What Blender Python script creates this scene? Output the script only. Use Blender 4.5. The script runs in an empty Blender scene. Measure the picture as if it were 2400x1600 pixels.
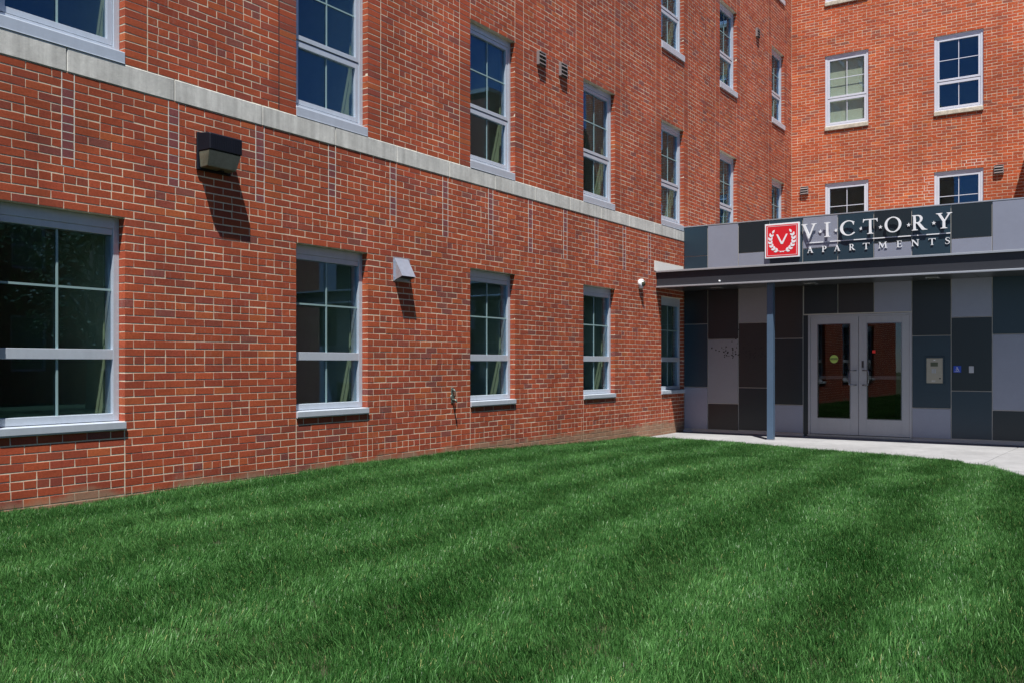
import bpy, bmesh, math, random
import numpy as np
from mathutils import Matrix, Vector

# ------------------------------------------------------------------ camera, world, sun
SC = bpy.context.scene
F, HOR = 2173.0, 852.0
YAW = math.atan(1440 / F)
EYE = 1.254
cam_d = bpy.data.cameras.new('camera')
cam = bpy.data.objects.new('camera', cam_d)
SC.collection.objects.link(cam)
cam_d.sensor_width = 36.0
cam_d.lens = F / 2400 * 36.0
cam_d.shift_y = (HOR - 800) / 2400
cam_d.clip_start = 0.05
cam_d.clip_end = 600
cam.location = (0, 0, EYE)
cam.rotation_euler = (math.pi / 2, 0, YAW)
SC.camera = cam

SUN_DIR = Vector((-.248, .342, -1.0)).normalized()      # the way the light travels
W = bpy.data.worlds.new('World')
SC.world = W
W.use_nodes = True
wn = W.node_tree
for n in list(wn.nodes):
    wn.nodes.remove(n)
sky = wn.nodes.new('ShaderNodeTexSky')
sky.sky_type = 'NISHITA'
sky.sun_disc = False
sky.sun_elevation = math.asin(-SUN_DIR.z)
sky.sun_rotation = math.atan2(-SUN_DIR.x, -SUN_DIR.y)
sky.altitude = 2500
sky.ozone_density = 8.0
sky.air_density = 0.9
sky.dust_density = 0.4
bgn = wn.nodes.new('ShaderNodeBackground')
bgn.inputs['Strength'].default_value = 0.062
won = wn.nodes.new('ShaderNodeOutputWorld')
wn.links.new(sky.outputs[0], bgn.inputs[0])
wn.links.new(bgn.outputs[0], won.inputs[0])

sun_d = bpy.data.lights.new('sun', 'SUN')
sun_d.energy = 5.0
sun_d.angle = math.radians(0.5)
sun_d.color = (1.0, .955, .89)
sun = bpy.data.objects.new('sun', sun_d)
SC.collection.objects.link(sun)
sun.rotation_euler = SUN_DIR.to_track_quat('-Z', 'Y').to_euler()

SC.view_settings.view_transform = 'Standard'
SC.view_settings.look = 'None'
SC.view_settings.gamma = 1
SC.view_settings.exposure = 0.80
SC.view_settings.use_curve_mapping = False
SC.cycles.max_bounces = 8
SC.cycles.transparent_max_bounces = 16

rnd = random.Random(7)
nrg = np.random.default_rng(11)

# ------------------------------------------------------------------ materials
def mat(name, col=(.5, .5, .5), rough=.6, metal=0.0, spec=.5, noise=None, bump=0.0, bscale=60, streak=None):
    """Principled material; noise=(scale, amount) mottles the colour, streak=(amount) adds vertical runs."""
    m = bpy.data.materials.new(name)
    m.use_nodes = True
    nt = m.node_tree
    b = nt.nodes['Principled BSDF']
    b.inputs['Base Color'].default_value = (*col, 1)
    b.inputs['Roughness'].default_value = rough
    b.inputs['Metallic'].default_value = metal
    b.inputs['Specular IOR Level'].default_value = spec
    src = None
    geo = nt.nodes.new('ShaderNodeNewGeometry')
    def noise_mult(prev, scale, amount, stretch=(1, 1, 1), detail=6):
        mp = nt.nodes.new('ShaderNodeMapping')
        mp.inputs['Scale'].default_value = stretch
        nt.links.new(geo.outputs['Position'], mp.inputs[0])
        nz = nt.nodes.new('ShaderNodeTexNoise')
        nz.inputs['Scale'].default_value = scale
        nz.inputs['Detail'].default_value = detail
        nz.inputs['Roughness'].default_value = .65
        nt.links.new(mp.outputs[0], nz.inputs['Vector'])
        mr = nt.nodes.new('ShaderNodeMapRange')
        mr.inputs['From Min'].default_value = .25
        mr.inputs['From Max'].default_value = .75
        mr.inputs['To Min'].default_value = 1 - amount
        mr.inputs['To Max'].default_value = 1 + amount
        nt.links.new(nz.outputs[0], mr.inputs[0])
        mx = nt.nodes.new('ShaderNodeVectorMath')
        mx.operation = 'SCALE'
        if prev is None:
            rgb = nt.nodes.new('ShaderNodeRGB')
            rgb.outputs[0].default_value = (*col, 1)
            prev = rgb.outputs[0]
        nt.links.new(prev, mx.inputs[0])
        nt.links.new(mr.outputs[0], mx.inputs['Scale'])
        return mx.outputs[0]
    if noise:
        src = noise_mult(src, noise[0], noise[1])
        src = noise_mult(src, noise[0] * 9, noise[1] * .6)
    if streak:
        src = noise_mult(src, 14, streak, (1, 1, .05))
    if src is not None:
        nt.links.new(src, b.inputs['Base Color'])
    if bump:
        nz = nt.nodes.new('ShaderNodeTexNoise')
        nz.inputs['Scale'].default_value = bscale
        nz.inputs['Detail'].default_value = 5
        nt.links.new(geo.outputs['Position'], nz.inputs['Vector'])
        bp = nt.nodes.new('ShaderNodeBump')
        bp.inputs['Strength'].default_value = bump
        bp.inputs['Distance'].default_value = .01
        nt.links.new(nz.outputs[0], bp.inputs['Height'])
        nt.links.new(bp.outputs[0], b.inputs['Normal'])
    return m

def masonry(name, is_brick):
    m = bpy.data.materials.new(name)
    m.use_nodes = True
    nt = m.node_tree
    L = nt.links.new
    N = nt.nodes.new
    b = nt.nodes['Principled BSDF']
    b.inputs['Roughness'].default_value = .88
    b.inputs['Specular IOR Level'].default_value = .25
    geo = N('ShaderNodeNewGeometry')
    pos = geo.outputs['Position']
    if is_brick:
        at = N('ShaderNodeAttribute'); at.attribute_name = 'tint'
        oi = N('ShaderNodeObjectInfo')
        mu = N('ShaderNodeVectorMath'); mu.operation = 'MULTIPLY'
        L(at.outputs['Color'], mu.inputs[0]); L(oi.outputs['Color'], mu.inputs[1])
        col = mu.outputs[0]
    else:
        rgb = N('ShaderNodeRGB'); rgb.outputs[0].default_value = (.66, .575, .44, 1)
        col = rgb.outputs[0]
    def nz(scale, detail=5, stretch=None, rough=.6):
        n = N('ShaderNodeTexNoise'); n.inputs['Scale'].default_value = scale
        n.inputs['Detail'].default_value = detail; n.inputs['Roughness'].default_value = rough
        if stretch:
            mp = N('ShaderNodeMapping'); mp.inputs['Scale'].default_value = stretch
            L(pos, mp.inputs[0]); L(mp.outputs[0], n.inputs['Vector'])
        else:
            L(pos, n.inputs['Vector'])
        return n.outputs[0]
    def rng(v, a, c, lo, hi):
        r = N('ShaderNodeMapRange'); L(v, r.inputs[0])
        r.inputs['From Min'].default_value = a; r.inputs['From Max'].default_value = c
        r.inputs['To Min'].default_value = lo; r.inputs['To Max'].default_value = hi
        return r.outputs[0]
    def scale(c, f):
        s = N('ShaderNodeVectorMath'); s.operation = 'SCALE'; L(c, s.inputs[0]); L(f, s.inputs['Scale']); return s.outputs[0]
    def mul(a, c):
        s = N('ShaderNodeMath'); s.operation = 'MULTIPLY'; s.use_clamp = True; L(a, s.inputs[0]); L(c, s.inputs[1]); return s.outputs[0]
    def mix(f, a, c):
        x = N('ShaderNodeMix'); x.data_type = 'RGBA'; L(f, x.inputs['Factor']); L(a, x.inputs[6])
        if isinstance(c, tuple): x.inputs[7].default_value = c
        else: L(c, x.inputs[7])
        return x.outputs[2]
    col = scale(col, rng(nz(.7, 3), .3, .7, .82, 1.16))
    col = scale(col, rng(nz(45, 6), .25, .75, .80, 1.18))
    col = scale(col, rng(nz(330, 3), .3, .7, .88, 1.12))
    # lime bloom and streaks of wash-off, in patches
    bl = mul(rng(nz(26, 6, (1, 1, .25)), .56, .8, 0, .5), rng(nz(.8, 2), .5, .68, 0, 1))
    col = mix(bl, col, (.42, .33, .30, 1))
    # soil splash on the lowest courses
    sp = N('ShaderNodeSeparateXYZ'); L(pos, sp.inputs[0])
    wob = N('ShaderNodeMath'); wob.operation = 'MULTIPLY_ADD'
    L(nz(3.5, 4), wob.inputs[0]); wob.inputs[1].default_value = -.30; L(sp.outputs[2], wob.inputs[2])
    col = mix(rng(wob.outputs[0], -.02, .06, .72, 0), col, (.27, .20, .135, 1))
    col = scale(col, rng(nz(2.6, 4, (1, 1, .12)), .3, .75, 1.08, .86))
    L(col, b.inputs['Base Color'])
    bp = N('ShaderNodeBump'); bp.inputs['Strength'].default_value = .35; bp.inputs['Distance'].default_value = .004
    L(nz(220, 5), bp.inputs['Height']); L(bp.outputs[0], b.inputs['Normal'])
    return m

def glass_mat(name, tint, ior=1.65, refl=(1, 1, 1)):
    m = bpy.data.materials.new(name)
    m.use_nodes = True
    nt = m.node_tree
    for n in list(nt.nodes):
        nt.nodes.remove(n)
    tr = nt.nodes.new('ShaderNodeBsdfTransparent'); tr.inputs[0].default_value = (*tint, 1)
    gl = nt.nodes.new('ShaderNodeBsdfGlossy'); gl.inputs['Roughness'].default_value = 0.005
    gl.inputs['Color'].default_value = (*refl, 1)
    fr = nt.nodes.new('ShaderNodeFresnel'); fr.inputs['IOR'].default_value = ior
    geo = nt.nodes.new('ShaderNodeNewGeometry')
    # same air-to-glass reflectance on both faces of the sheet
    ex = nt.nodes.new('ShaderNodeMath'); ex.operation = 'MULTIPLY_ADD'; ex.inputs[1].default_value = -2; ex.inputs[2].default_value = 1
    nt.links.new(geo.outputs['Backfacing'], ex.inputs[0])
    pw = nt.nodes.new('ShaderNodeMath'); pw.operation = 'POWER'; pw.inputs[0].default_value = ior
    nt.links.new(ex.outputs[0], pw.inputs[1]); nt.links.new(pw.outputs[0], fr.inputs['IOR'])
    nz = nt.nodes.new('ShaderNodeTexNoise'); nz.inputs['Scale'].default_value = 1.3; nz.inputs['Detail'].default_value = 1
    nt.links.new(geo.outputs['Position'], nz.inputs['Vector'])
    bp = nt.nodes.new('ShaderNodeBump'); bp.inputs['Strength'].default_value = .03; bp.inputs['Distance'].default_value = .02
    nt.links.new(nz.outputs[0], bp.inputs['Height'])
    nt.links.new(bp.outputs[0], gl.inputs['Normal'])
    mx = nt.nodes.new('ShaderNodeMixShader')
    out = nt.nodes.new('ShaderNodeOutputMaterial')
    nt.links.new(fr.outputs[0], mx.inputs[0]); nt.links.new(tr.outputs[0], mx.inputs[1]); nt.links.new(gl.outputs[0], mx.inputs[2])
    nt.links.new(mx.outputs[0], out.inputs[0])
    return m

def leaf_mat(name, dark, light, trans=.35, rough=.45, nscale=.9, zramp=None):
    m = bpy.data.materials.new(name)
    m.use_nodes = True
    nt = m.node_tree
    N, L = nt.nodes.new, nt.links.new
    b = nt.nodes['Principled BSDF']
    b.inputs['Roughness'].default_value = rough
    b.inputs['Specular IOR Level'].default_value = .30
    oi = N('ShaderNodeObjectInfo')
    geo = N('ShaderNodeNewGeometry')
    nz = N('ShaderNodeTexNoise'); nz.inputs['Scale'].default_value = nscale; nz.inputs['Detail'].default_value = 4
    L(geo.outputs['Position'], nz.inputs['Vector'])
    at = N('ShaderNodeAttribute'); at.attribute_name = 'shade'
    a1 = N('ShaderNodeMath'); a1.operation = 'ADD'; L(nz.outputs[0], a1.inputs[0]); L(at.outputs['Fac'], a1.inputs[1])
    a2 = N('ShaderNodeMath'); a2.operation = 'MULTIPLY_ADD'; L(oi.outputs['Random'], a2.inputs[0]); a2.inputs[1].default_value = .35; L(a1.outputs[0], a2.inputs[2])
    r = N('ShaderNodeMapRange'); L(a2.outputs[0], r.inputs[0]); r.inputs['From Min'].default_value = .45; r.inputs['From Max'].default_value = 1.45
    mx = N('ShaderNodeMix'); mx.data_type = 'RGBA'; L(r.outputs[0], mx.inputs['Factor'])
    mx.inputs[6].default_value = (*dark, 1); mx.inputs[7].default_value = (*light, 1)
    dry = N('ShaderNodeMapRange'); L(a2.outputs[0], dry.inputs[0]); dry.inputs['From Min'].default_value = 1.5; dry.inputs['From Max'].default_value = 1.75
    m2 = N('ShaderNodeMix'); m2.data_type = 'RGBA'; L(dry.outputs[0], m2.inputs['Factor']); L(mx.outputs[2], m2.inputs[6]); m2.inputs[7].default_value = (.36, .38, .15, 1)
    mx = m2
    L(mx.outputs[2], b.inputs['Base Color'])
    tl = N('ShaderNodeBsdfTranslucent'); L(mx.outputs[2], tl.inputs['Color'])
    ms = N('ShaderNodeMixShader'); ms.inputs[0].default_value = trans
    out = [n for n in nt.nodes if n.type == 'OUTPUT_MATERIAL'][0]
    L(b.outputs[0], ms.inputs[1]); L(tl.outputs[0], ms.inputs[2]); L(ms.outputs[0], out.inputs[0])
    return m

M = {}
M['brick'] = masonry('brick_clay', True)
M['mortar'] = masonry('mortar', False)
M['stone'] = mat('band_stone', (.50, .50, .475), .85, noise=(3.5, .20), bump=.14, bscale=90, streak=.24)
M['sillstone'] = mat('sill_stone', (.48, .44, .36), .85, noise=(9, .35), bump=.6, bscale=40)
M['alu'] = mat('window_aluminium', (.50, .56, .64), .38, .25, noise=(4, .05), streak=.05)
M['alu_light'] = mat('window_frame_light', (.62, .65, .74), .4, .1, noise=(4, .04))
M['seal'] = mat('dark_seal', (.02, .02, .022), .6)
M['glass'] = glass_mat('window_glass', (.87, .91, .89), 1.80, (.34, .62, 1.0))
M['glass_door'] = glass_mat('door_glass', (.62, .62, .62), 1.62)
M['muntin'] = mat('muntin_between_panes', (.24, .36, .37), .5, .1)
M['room'] = mat('room_paint', (.40, .48, .33), .9, noise=(1.2, .1))
M['curtain'] = mat('curtain_cloth', (.42, .50, .33), .9, noise=(20, .08))
M['panel_charcoal'] = mat('panel_charcoal', (.011, .018, .023), .34, 0, .5, noise=(1.5, .06))
M['panel_teal'] = mat('panel_slate_blue', (.016, .036, .054), .36, 0, .5, noise=(1.5, .06))
M['panel_brown'] = mat('panel_dark_brown', (.021, .021, .022), .34, 0, .5, noise=(1.5, .06))
M['panel_light'] = mat('panel_silver', (.26, .28, .35), .36, .2, .5, noise=(1.5, .05))
M['panel_pink'] = mat('panel_warm_silver', (.25, .255, .275), .36, .15, .5, noise=(1.5, .05))
M['joint'] = mat('joint_strip', (.50, .47, .42), .5, .2)
M['canopy_dark'] = mat('canopy_steel_paint', (.026, .028, .036), .45, .0, .4, noise=(2, .08))
M['canopy_trim'] = mat('canopy_trim_metal', (.42, .44, .48), .35, .5)
M['column'] = mat('column_paint', (.072, .120, .190), .38, .1, noise=(5, .06))
M['white'] = mat('white_metal', (.74, .76, .80), .42, .0, noise=(8, .04))
M['whiteflash'] = mat('white_flashing', (.74, .73, .70), .6, noise=(6, .06))
M['red'] = mat('sign_red', (.62, .012, .022), .4)
M['doorframe'] = mat('door_aluminium', (.38, .385, .41), .36, .35, noise=(4, .05), streak=.04)
M['chrome'] = mat('handle_metal', (.22, .23, .26), .25, .8)
M['steel'] = mat('brushed_steel', (.40, .36, .29), .38, .7, noise=(3, .08))
M['black'] = mat('black_plastic', (.012, .012, .013), .45)
M['lampbody'] = mat('lamp_body', (.006, .008, .015), .55, 0, .2, noise=(12, .15))
M['galv'] = mat('galvanised_sheet', (.46, .50, .58), .32, .55, noise=(14, .12))
M['tapmetal'] = mat('weathered_brass', (.14, .17, .15), .45, .5, noise=(30, .3))
M['louvre'] = mat('louvre_metal', (.23, .20, .20), .5, .1)
M['lamp_lens'] = mat('lamp_lens', (.13, .14, .105), .16, noise=(9, .3))
M['concrete'] = mat('concrete', (.245, .250, .262), .85, noise=(1.1, .22), bump=.25, bscale=70)
M['soil'] = mat('soil_and_thatch', (.035, .040, .016), .95, noise=(14, .4), bump=.6, bscale=60)
M['groundgreen'] = mat('far_ground', (.035, .06, .02), .95, noise=(2, .3))
M['blue'] = mat('sign_blue', (.012, .06, .42), .45)
M['green'] = mat('sticker_green', (.36, .50, .10), .6)
M['redtag'] = mat('tag_red', (.8, .03, .02), .5)
M['bark'] = mat('bark', (.09, .065, .045), .9, noise=(8, .3), bump=.6, bscale=25)
M['leaf'] = leaf_mat('tree_leaf', (.018, .045, .012), (.06, .115, .025), .3, .5, 1.2)
M['blade'] = leaf_mat('grass_blade', (.018, .085, .014), (.150, .360, .105), .32, .40, .8)
M['roof'] = mat('roof_membrane', (.18, .18, .18), .9, noise=(2, .1))
M['farbrick'] = mat('far_brick', (.26, .085, .055), .9, noise=(3, .15))
M['soffit'] = mat('soffit_panel', (.05, .055, .06), .3, .1, .5)

# ------------------------------------------------------------------ helpers
COL = SC.collection
def link(o):
    COL.objects.link(o)
    return o

class MB:
    """collects boxes, prisms and tubes in facade coordinates: u along the wall, o out of it, z up"""
    def __init__(s):
        s.v, s.f = [], []
    def add(s, vs, fs):
        n = len(s.v)
        s.v += [tuple(p) for p in vs]
        s.f += [tuple(n + i for i in f) for f in fs]
        return s
    def box(s, u0, u1, o0, o1, z0, z1):
        y0, y1 = -o1, -o0
        vs = [(u0, y0, z0), (u1, y0, z0), (u1, y1, z0), (u0, y1, z0), (u0, y0, z1), (u1, y0, z1), (u1, y1, z1), (u0, y1, z1)]
        return s.add(vs, [(0, 3, 2, 1), (4, 5, 6, 7), (0, 1, 5, 4), (1, 2, 6, 5), (2, 3, 7, 6), (3, 0, 4, 7)])
    def prism_u(s, prof, u0, u1):
        """prof: (o, z) outline swept along u"""
        n = len(prof)
        vs = [(u0, -o, z) for o, z in prof] + [(u1, -o, z) for o, z in prof]
        fs = [tuple(range(n)), tuple(range(2 * n - 1, n - 1, -1))] + [(i, i + n, (i + 1) % n + n, (i + 1) % n) for i in range(n)]
        return s.add(vs, fs)
    def prism_o(s, poly, o0, o1):
        """poly: (u, z) convex-ish outline extruded out of the wall"""
        n = len(poly)
        vs = [(u, -o1, z) for u, z in poly] + [(u, -o0, z) for u, z in poly]
        fs = [tuple(range(n)), tuple(range(2 * n - 1, n - 1, -1))] + [(i, i + n, (i + 1) % n + n, (i + 1) % n) for i in range(n)]
        return s.add(vs, fs)
    def tube(s, pts, r, n=8, caps=True):
        pts = [Vector(p) for p in pts]
        rings = []
        up = Vector((0, 0, 1))
        for i, p in enumerate(pts):
            d = (pts[min(i + 1, len(pts) - 1)] - pts[max(i - 1, 0)]).normalized()
            a = d.cross(up)
            if a.length < .2:
                a = d.cross(Vector((1, 0, 0)))
            a.normalize(); b = d.cross(a)
            rr = r[i] if isinstance(r, (list, tuple)) else r
            rings.append([p + (a * math.cos(2 * math.pi * k / n) + b * math.sin(2 * math.pi * k / n)) * rr for k in range(n)])
        vs = [q for ring in rings for q in ring]
        fs = []
        for i in range(len(pts) - 1):
            for k in range(n):
                k2 = (k + 1) % n
                fs.append((i * n + k, i * n + k2, (i + 1) * n + k2, (i + 1) * n + k))
        if caps:
            fs.append(tuple(range(n))); fs.append(tuple((len(pts) - 1) * n + k for k in reversed(range(n))))
        return s.add(vs, fs)
    def mesh(s, name):
        me = bpy.data.meshes.new(name)
        me.from_pydata(s.v, [], s.f)
        bm = bmesh.new(); bm.from_mesh(me)
        bmesh.ops.recalc_face_normals(bm, faces=bm.faces)
        bm.to_mesh(me); bm.free()
        return me
    def build(s, name, m, parent=None, loc=(0, 0, 0), rz=0, bevel=0, smooth=False):
        o = bpy.data.objects.new(name, s.mesh(name))
        o.data.materials.append(m)
        link(o)
        if parent is not None:
            o.parent = parent
        o.location = loc
        o.rotation_euler = (0, 0, rz)
        if bevel:
            b = o.modifiers.new('bevel', 'BEVEL'); b.width = bevel; b.segments = 1; b.limit_method = 'ANGLE'
        if smooth:
            for p in o.data.polygons: p.use_smooth = True
        return o

def empty(name, loc=(0, 0, 0), rz=0, parent=None):
    o = bpy.data.objects.new(name, None)
    o.empty_display_size = .2
    link(o)
    o.location = loc
    o.rotation_euler = (0, 0, rz)
    if parent is not None:
        o.parent = parent
    return o

def tag(o, label=None, cat=None, group=None, kind=None):
    if label: o['label'] = label
    if cat: o['category'] = cat
    if group: o['group'] = group
    if kind: o['kind'] = kind
    return o

def copy_tree(o, parent=None):
    c = o.copy()
    COL.objects.link(c)
    c.parent = parent
    for ch in list(o.children):
        copy_tree(ch, c)
    return c

LX, RY = -7.2, 23.93                 # plane of the long wall, plane of the end wall
HP = math.pi / 2
# facade frames:  long wall: local (u, -o, z) -> world (LX+o, u, z) ; end wall / entrance: world (u, plane-o, z)
def on_left(name, mb, m, parent=None, u=0, z=0, **k):
    return mb.build(name, m, parent, (LX, u, z) if parent is None else (0, 0, 0), HP if parent is None else 0, **k)

def bezier_catmull(pts, k=8):
    out = []
    P = [pts[0]] + list(pts) + [pts[-1]]
    for i in range(1, len(P) - 2):
        p0, p1, p2, p3 = [np.array(q, float) for q in P[i - 1:i + 3]]
        for j in range(k):
            t = j / k
            out.append(.5 * ((2 * p1) + (-p0 + p2) * t + (2 * p0 - 5 * p1 + 4 * p2 - p3) * t * t + (-p0 + 3 * p1 - 3 * p2 + p3) * t ** 3))
    out.append(np.array(pts[-1], float))
    return out

# ------------------------------------------------------------------ bricks
C = .070                              # course height
SL = .2125                            # stretcher module
JH = .0072                            # head joint
J = .0105                             # joint
PAL = [((.370, .068, .029), 38), ((.340, .061, .028), 38), ((.305, .056, .030), 22), ((.265, .056, .036), 9), ((.225, .060, .048), 4), ((.400, .086, .032), 4)]
PC = np.array([p for p, w in PAL]); PW = np.array([w for p, w in PAL], float); PW /= PW.sum()
def tint(n):
    c = PC[nrg.choice(len(PC), n, p=PW)]
    return np.clip(c * nrg.uniform(.91, 1.09, (n, 1)) * nrg.uniform(.96, 1.04, (n, 3)), .01, .9)

def brick_mesh(name, B, cols, jitter=.0012):
    """B: N x 6 (u0, u1, z0, z1, proud, depth); one mesh of bricks with worn front edges"""
    B = np.asarray(B, float); n = len(B)
    u0, u1, z0, z1, pr, dp = B.T
    ch = .0016
    def quad(o, ins, jit):
        U0, U1, Z0, Z1 = u0 + ins, u1 - ins, z0 + ins, z1 - ins
        q = np.stack([np.stack([U0, -o, Z0], 1), np.stack([U1, -o, Z0], 1), np.stack([U1, -o, Z1], 1), np.stack([U0, -o, Z1], 1)], 1)
        return q + jit
    jt = nrg.normal(0, jitter, (n, 4, 3)) * np.array([1, .25, 1])
    jt = np.clip(jt, -.003, .003)
    back = quad(-dp, 0, 0); mid = quad(pr - ch * .8, 0, jt); front = quad(pr, ch, jt)
    V = np.concatenate([back, mid, front], 1).reshape(-1, 3)
    base = (np.arange(n) * 12)[:, None]
    fl = []
    for k in range(4):
        k2 = (k + 1) % 4
        fl.append([k, k2, 4 + k2, 4 + k]); fl.append([4 + k, 4 + k2, 8 + k2, 8 + k])
    fl.append([8, 9, 10, 11])
    Fc = np.concatenate([base + np.array(f)[None, :] for f in fl], 1).reshape(-1, 4)
    me = bpy.data.meshes.new(name)
    me.vertices.add(len(V)); me.vertices.foreach_set('co', V.astype(np.float32).ravel())
    me.loops.add(Fc.size); me.loops.foreach_set('vertex_index', Fc.astype(np.int32).ravel())
    me.polygons.add(len(Fc)); me.polygons.foreach_set('loop_start', (np.arange(len(Fc)) * 4).astype(np.int32))
    me.polygons.foreach_set('loop_total', np.full(len(Fc), 4, np.int32))
    me.update(calc_edges=True)
    me.polygons.foreach_set('use_smooth', np.zeros(len(Fc), bool))
    at = me.attributes.new('tint', 'FLOAT_COLOR', 'POINT')
    cc = np.ones((n, 12, 4), np.float32); cc[:, :, :3] = np.asarray(cols)[:, None, :]
    at.data.foreach_set('color', cc.ravel())
    me.materials.append(M['brick'])
    return me

def lay(regions, courses, holes, deco):
    """regions: (ua, ub, phase, kind); courses: (z0, header?) ; returns list of (u0,u1,z0,z1,proud,depth)"""
    out = []
    for ci, (zc, header) in enumerate(courses):
        for (ra, rb, phase, kind, zlo, zhi) in regions:
            if zc < zlo - .001 or zc + C > zhi + .001:
                continue
            segs = [(ra, rb)]; cutends = set()
            for (ha, hb, h0, h1) in holes:
                if zc + C * .5 > h0 and zc + C * .5 < h1:
                    ns = []
                    for a, b in segs:
                        if hb <= a or ha >= b: ns.append((a, b)); continue
                        if ha > a: ns.append((a, ha))
                        if hb < b: ns.append((hb, b))
                    segs = ns; cutends |= {ha, hb}
            for a, b in segs:
                if b - a < .03:
                    continue
                if kind == 'stack':
                    cuts = []
                else:
                    mod = SL / 2 if header else SL
                    off = phase + (0 if header else (SL / 2 if ci % 2 else 0)) + rnd.uniform(-.004, .004)
                    k0 = math.ceil((a - off) / mod)
                    cuts = []
                    x = off + k0 * mod
                    while x < b:
                        if x - a > .055 and b - x > .055:
                            cuts.append(x)
                        x += mod
                e = [a] + cuts + [b]
                for q in range(len(e) - 1):
                    l = e[q] + (JH / 2 if q else (0.0 if a in cutends else J / 2))
                    r = e[q + 1] - (JH / 2 if q < len(e) - 2 else (0.0 if b in cutends else J / 2))
                    pr = rnd.uniform(.0004, .0020) + (.0006 if kind == 'stack' else 0)
                    out.append((l, r, zc + J / 2 + rnd.uniform(-.0008, .0008), zc + C - J / 2 + rnd.uniform(-.0008, .0008), pr, .105))
    return out

def slab_with_holes(mb, ua, ub, za, zb, o0, o1, holes, grow=.002):
    us = sorted({ua, ub, *[min(max(h[0] - grow, ua), ub) for h in holes], *[min(max(h[1] + grow, ua), ub) for h in holes]})
    for i in range(len(us) - 1):
        c0, c1 = us[i], us[i + 1]
        if c1 - c0 < 1e-5: continue
        mid = (c0 + c1) / 2
        hs = sorted([(h[2] - grow, h[3] + grow) for h in holes if h[0] - grow < mid < h[1] + grow])
        z = za
        for h0, h1 in hs:
            if h0 > z: mb.box(c0, c1, o0, o1, z, h0)
            z = max(z, h1)
        if z < zb: mb.box(c0, c1, o0, o1, z, zb)

# ================================================================== THE SETTING
def structure(o):
    o['kind'] = 'structure'
    return o
g = MB(); g.box(-150, 150, -150, 150, -.34, -.30)
structure(g.build('ground', M['groundgreen']))

EDGE = [(-7.2, 14.75), (-6.2, 14.72), (-5.6, 14.68), (-4.9, 14.42), (-4.06, 14.1), (-2.8, 13.7), (-2.14, 13.42), (-1.9, 13.27), (-1.7, 12.95), (-1.32, 12.4), (-1.08, 11.8),
        (-.9, 11.2), (-.7, 10.1), (-.45, 8.6), (-.05, 6.6), (.6, 4), (1.2, 1), (1.6, -4)]
def smooth(t):
    t = min(max(t, 0), 1)
    return t * t * (3 - 2 * t)
def soil_z(x, y):
    a = smooth((y - 9.0) / 5.2)
    b = smooth((x + 2.6) / 2.6) * smooth((y - 5) / 5)
    w = .012 * math.sin(1.7 * x + .9 * y) + .008 * math.sin(3.1 * y - 1.3 * x)
    return .095 * (1 - a) - .045 * a - .05 * b * (1 - a) + w * (1 - a)
def lawn_mesh(name, z_off=0.0):
    xs = [-7.2 + .2 * i for i in range(0, 25)]
    xs = sorted(set([round(x, 3) for x in xs] + [e[0] for e in EDGE] + [round(-2.4 + .12 * i, 3) for i in range(0, 33)]))
    vs, fs = [], []
    ny = 70
    for x in xs:
        yt = np.interp(x, [e[0] for e in EDGE], [e[1] for e in EDGE])
        for j in range(ny + 1):
            t = j / ny
            y = -4 + (yt + 4) * (1 - (1 - t) ** 1.15)
            vs.append((x, y, soil_z(x, y) + z_off))
    for i in range(len(xs) - 1):
        for j in range(ny):
            a = i * (ny + 1) + j
            fs.append((a, a + ny + 1, a + ny + 2, a + 1))
    me = bpy.data.meshes.new(name); me.from_pydata(vs, [], fs); me.update()
    return me
lo = bpy.data.objects.new('lawn_soil', lawn_mesh('lawn_soil')); lo.data.materials.append(M['soil']); link(lo); structure(lo)

# pavement: the strip in front of the door and the walk that leaves to the right, poured in slabs
pz = -.06
pav = empty('pavement', (-4, 15.8, pz)); structure(pav)
def slab(poly, z1=pz, m='concrete'):
    n = len(poly)
    vs = [(x + 4, y - 15.8, z1 - pz) for x, y in poly] + [(x + 4, y - 15.8, -.2) for x, y in poly]
    mb = MB(); mb.add(vs, [tuple(range(n))] + [(i, i + n, (i + 1) % n + n, (i + 1) % n) for i in range(n)])
    o = mb.build('slab', M[m], pav, bevel=.006)
    return o
g_ = .008
slab([(-7.2, 13.0), (-4.35, 13.0), (-4.35, 17.0), (-7.2, 17.0)])
slab([(-4.35 + g_, 12.0), (-1.65, 12.0), (-1.53, 14.95), (-1.40, 17.0), (-4.35 + g_, 17.0)])
slab([(-1.64, 12.0), (-.98, 11.85), (.9, 12.4), (1.4, 14.95), (-1.52, 14.95)])
slab([(-1.52, 14.96), (1.4, 14.96), (1.5, 17.0), (-1.39, 17.0)])
slab([(-1.3, 9.0), (1.6, 9.2), (.9, 12.39), (-.97, 11.84), (-1.3, 11.9)])
slab([(-.9, 5.5), (2.3, 6.0), (1.61, 9.19), (-1.3, 8.99)])
slab([(-.2, 2.0), (3.0, 2.5), (2.31, 5.99), (-.9, 5.49)])
slab([(.5, -3), (3.4, -3), (3.01, 2.49), (-.2, 1.99)])
lr = MB(); lr.add([(3.0, -20, .03), (40, -20, .03), (40, 17, .03), (1.2, 17, -.03), (1.1, 12.4, -.03), (1.8, 9, -.0), (2.6, 6, .03), (3.1, 2.5, .03), (3.4, -3, .03)], [(0, 1, 2, 3, 4, 5, 6, 7, 8)])
structure(lr.build('lawn_far_side', M['groundgreen']))
lb = MB(); lb.add([(-7.2, -20, .06), (3.4, -20, .06), (3.4, -3.9, .06), (-7.2, -3.9, .06)], [(0, 1, 2, 3)])
structure(lb.build('lawn_behind', M['groundgreen']))

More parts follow.
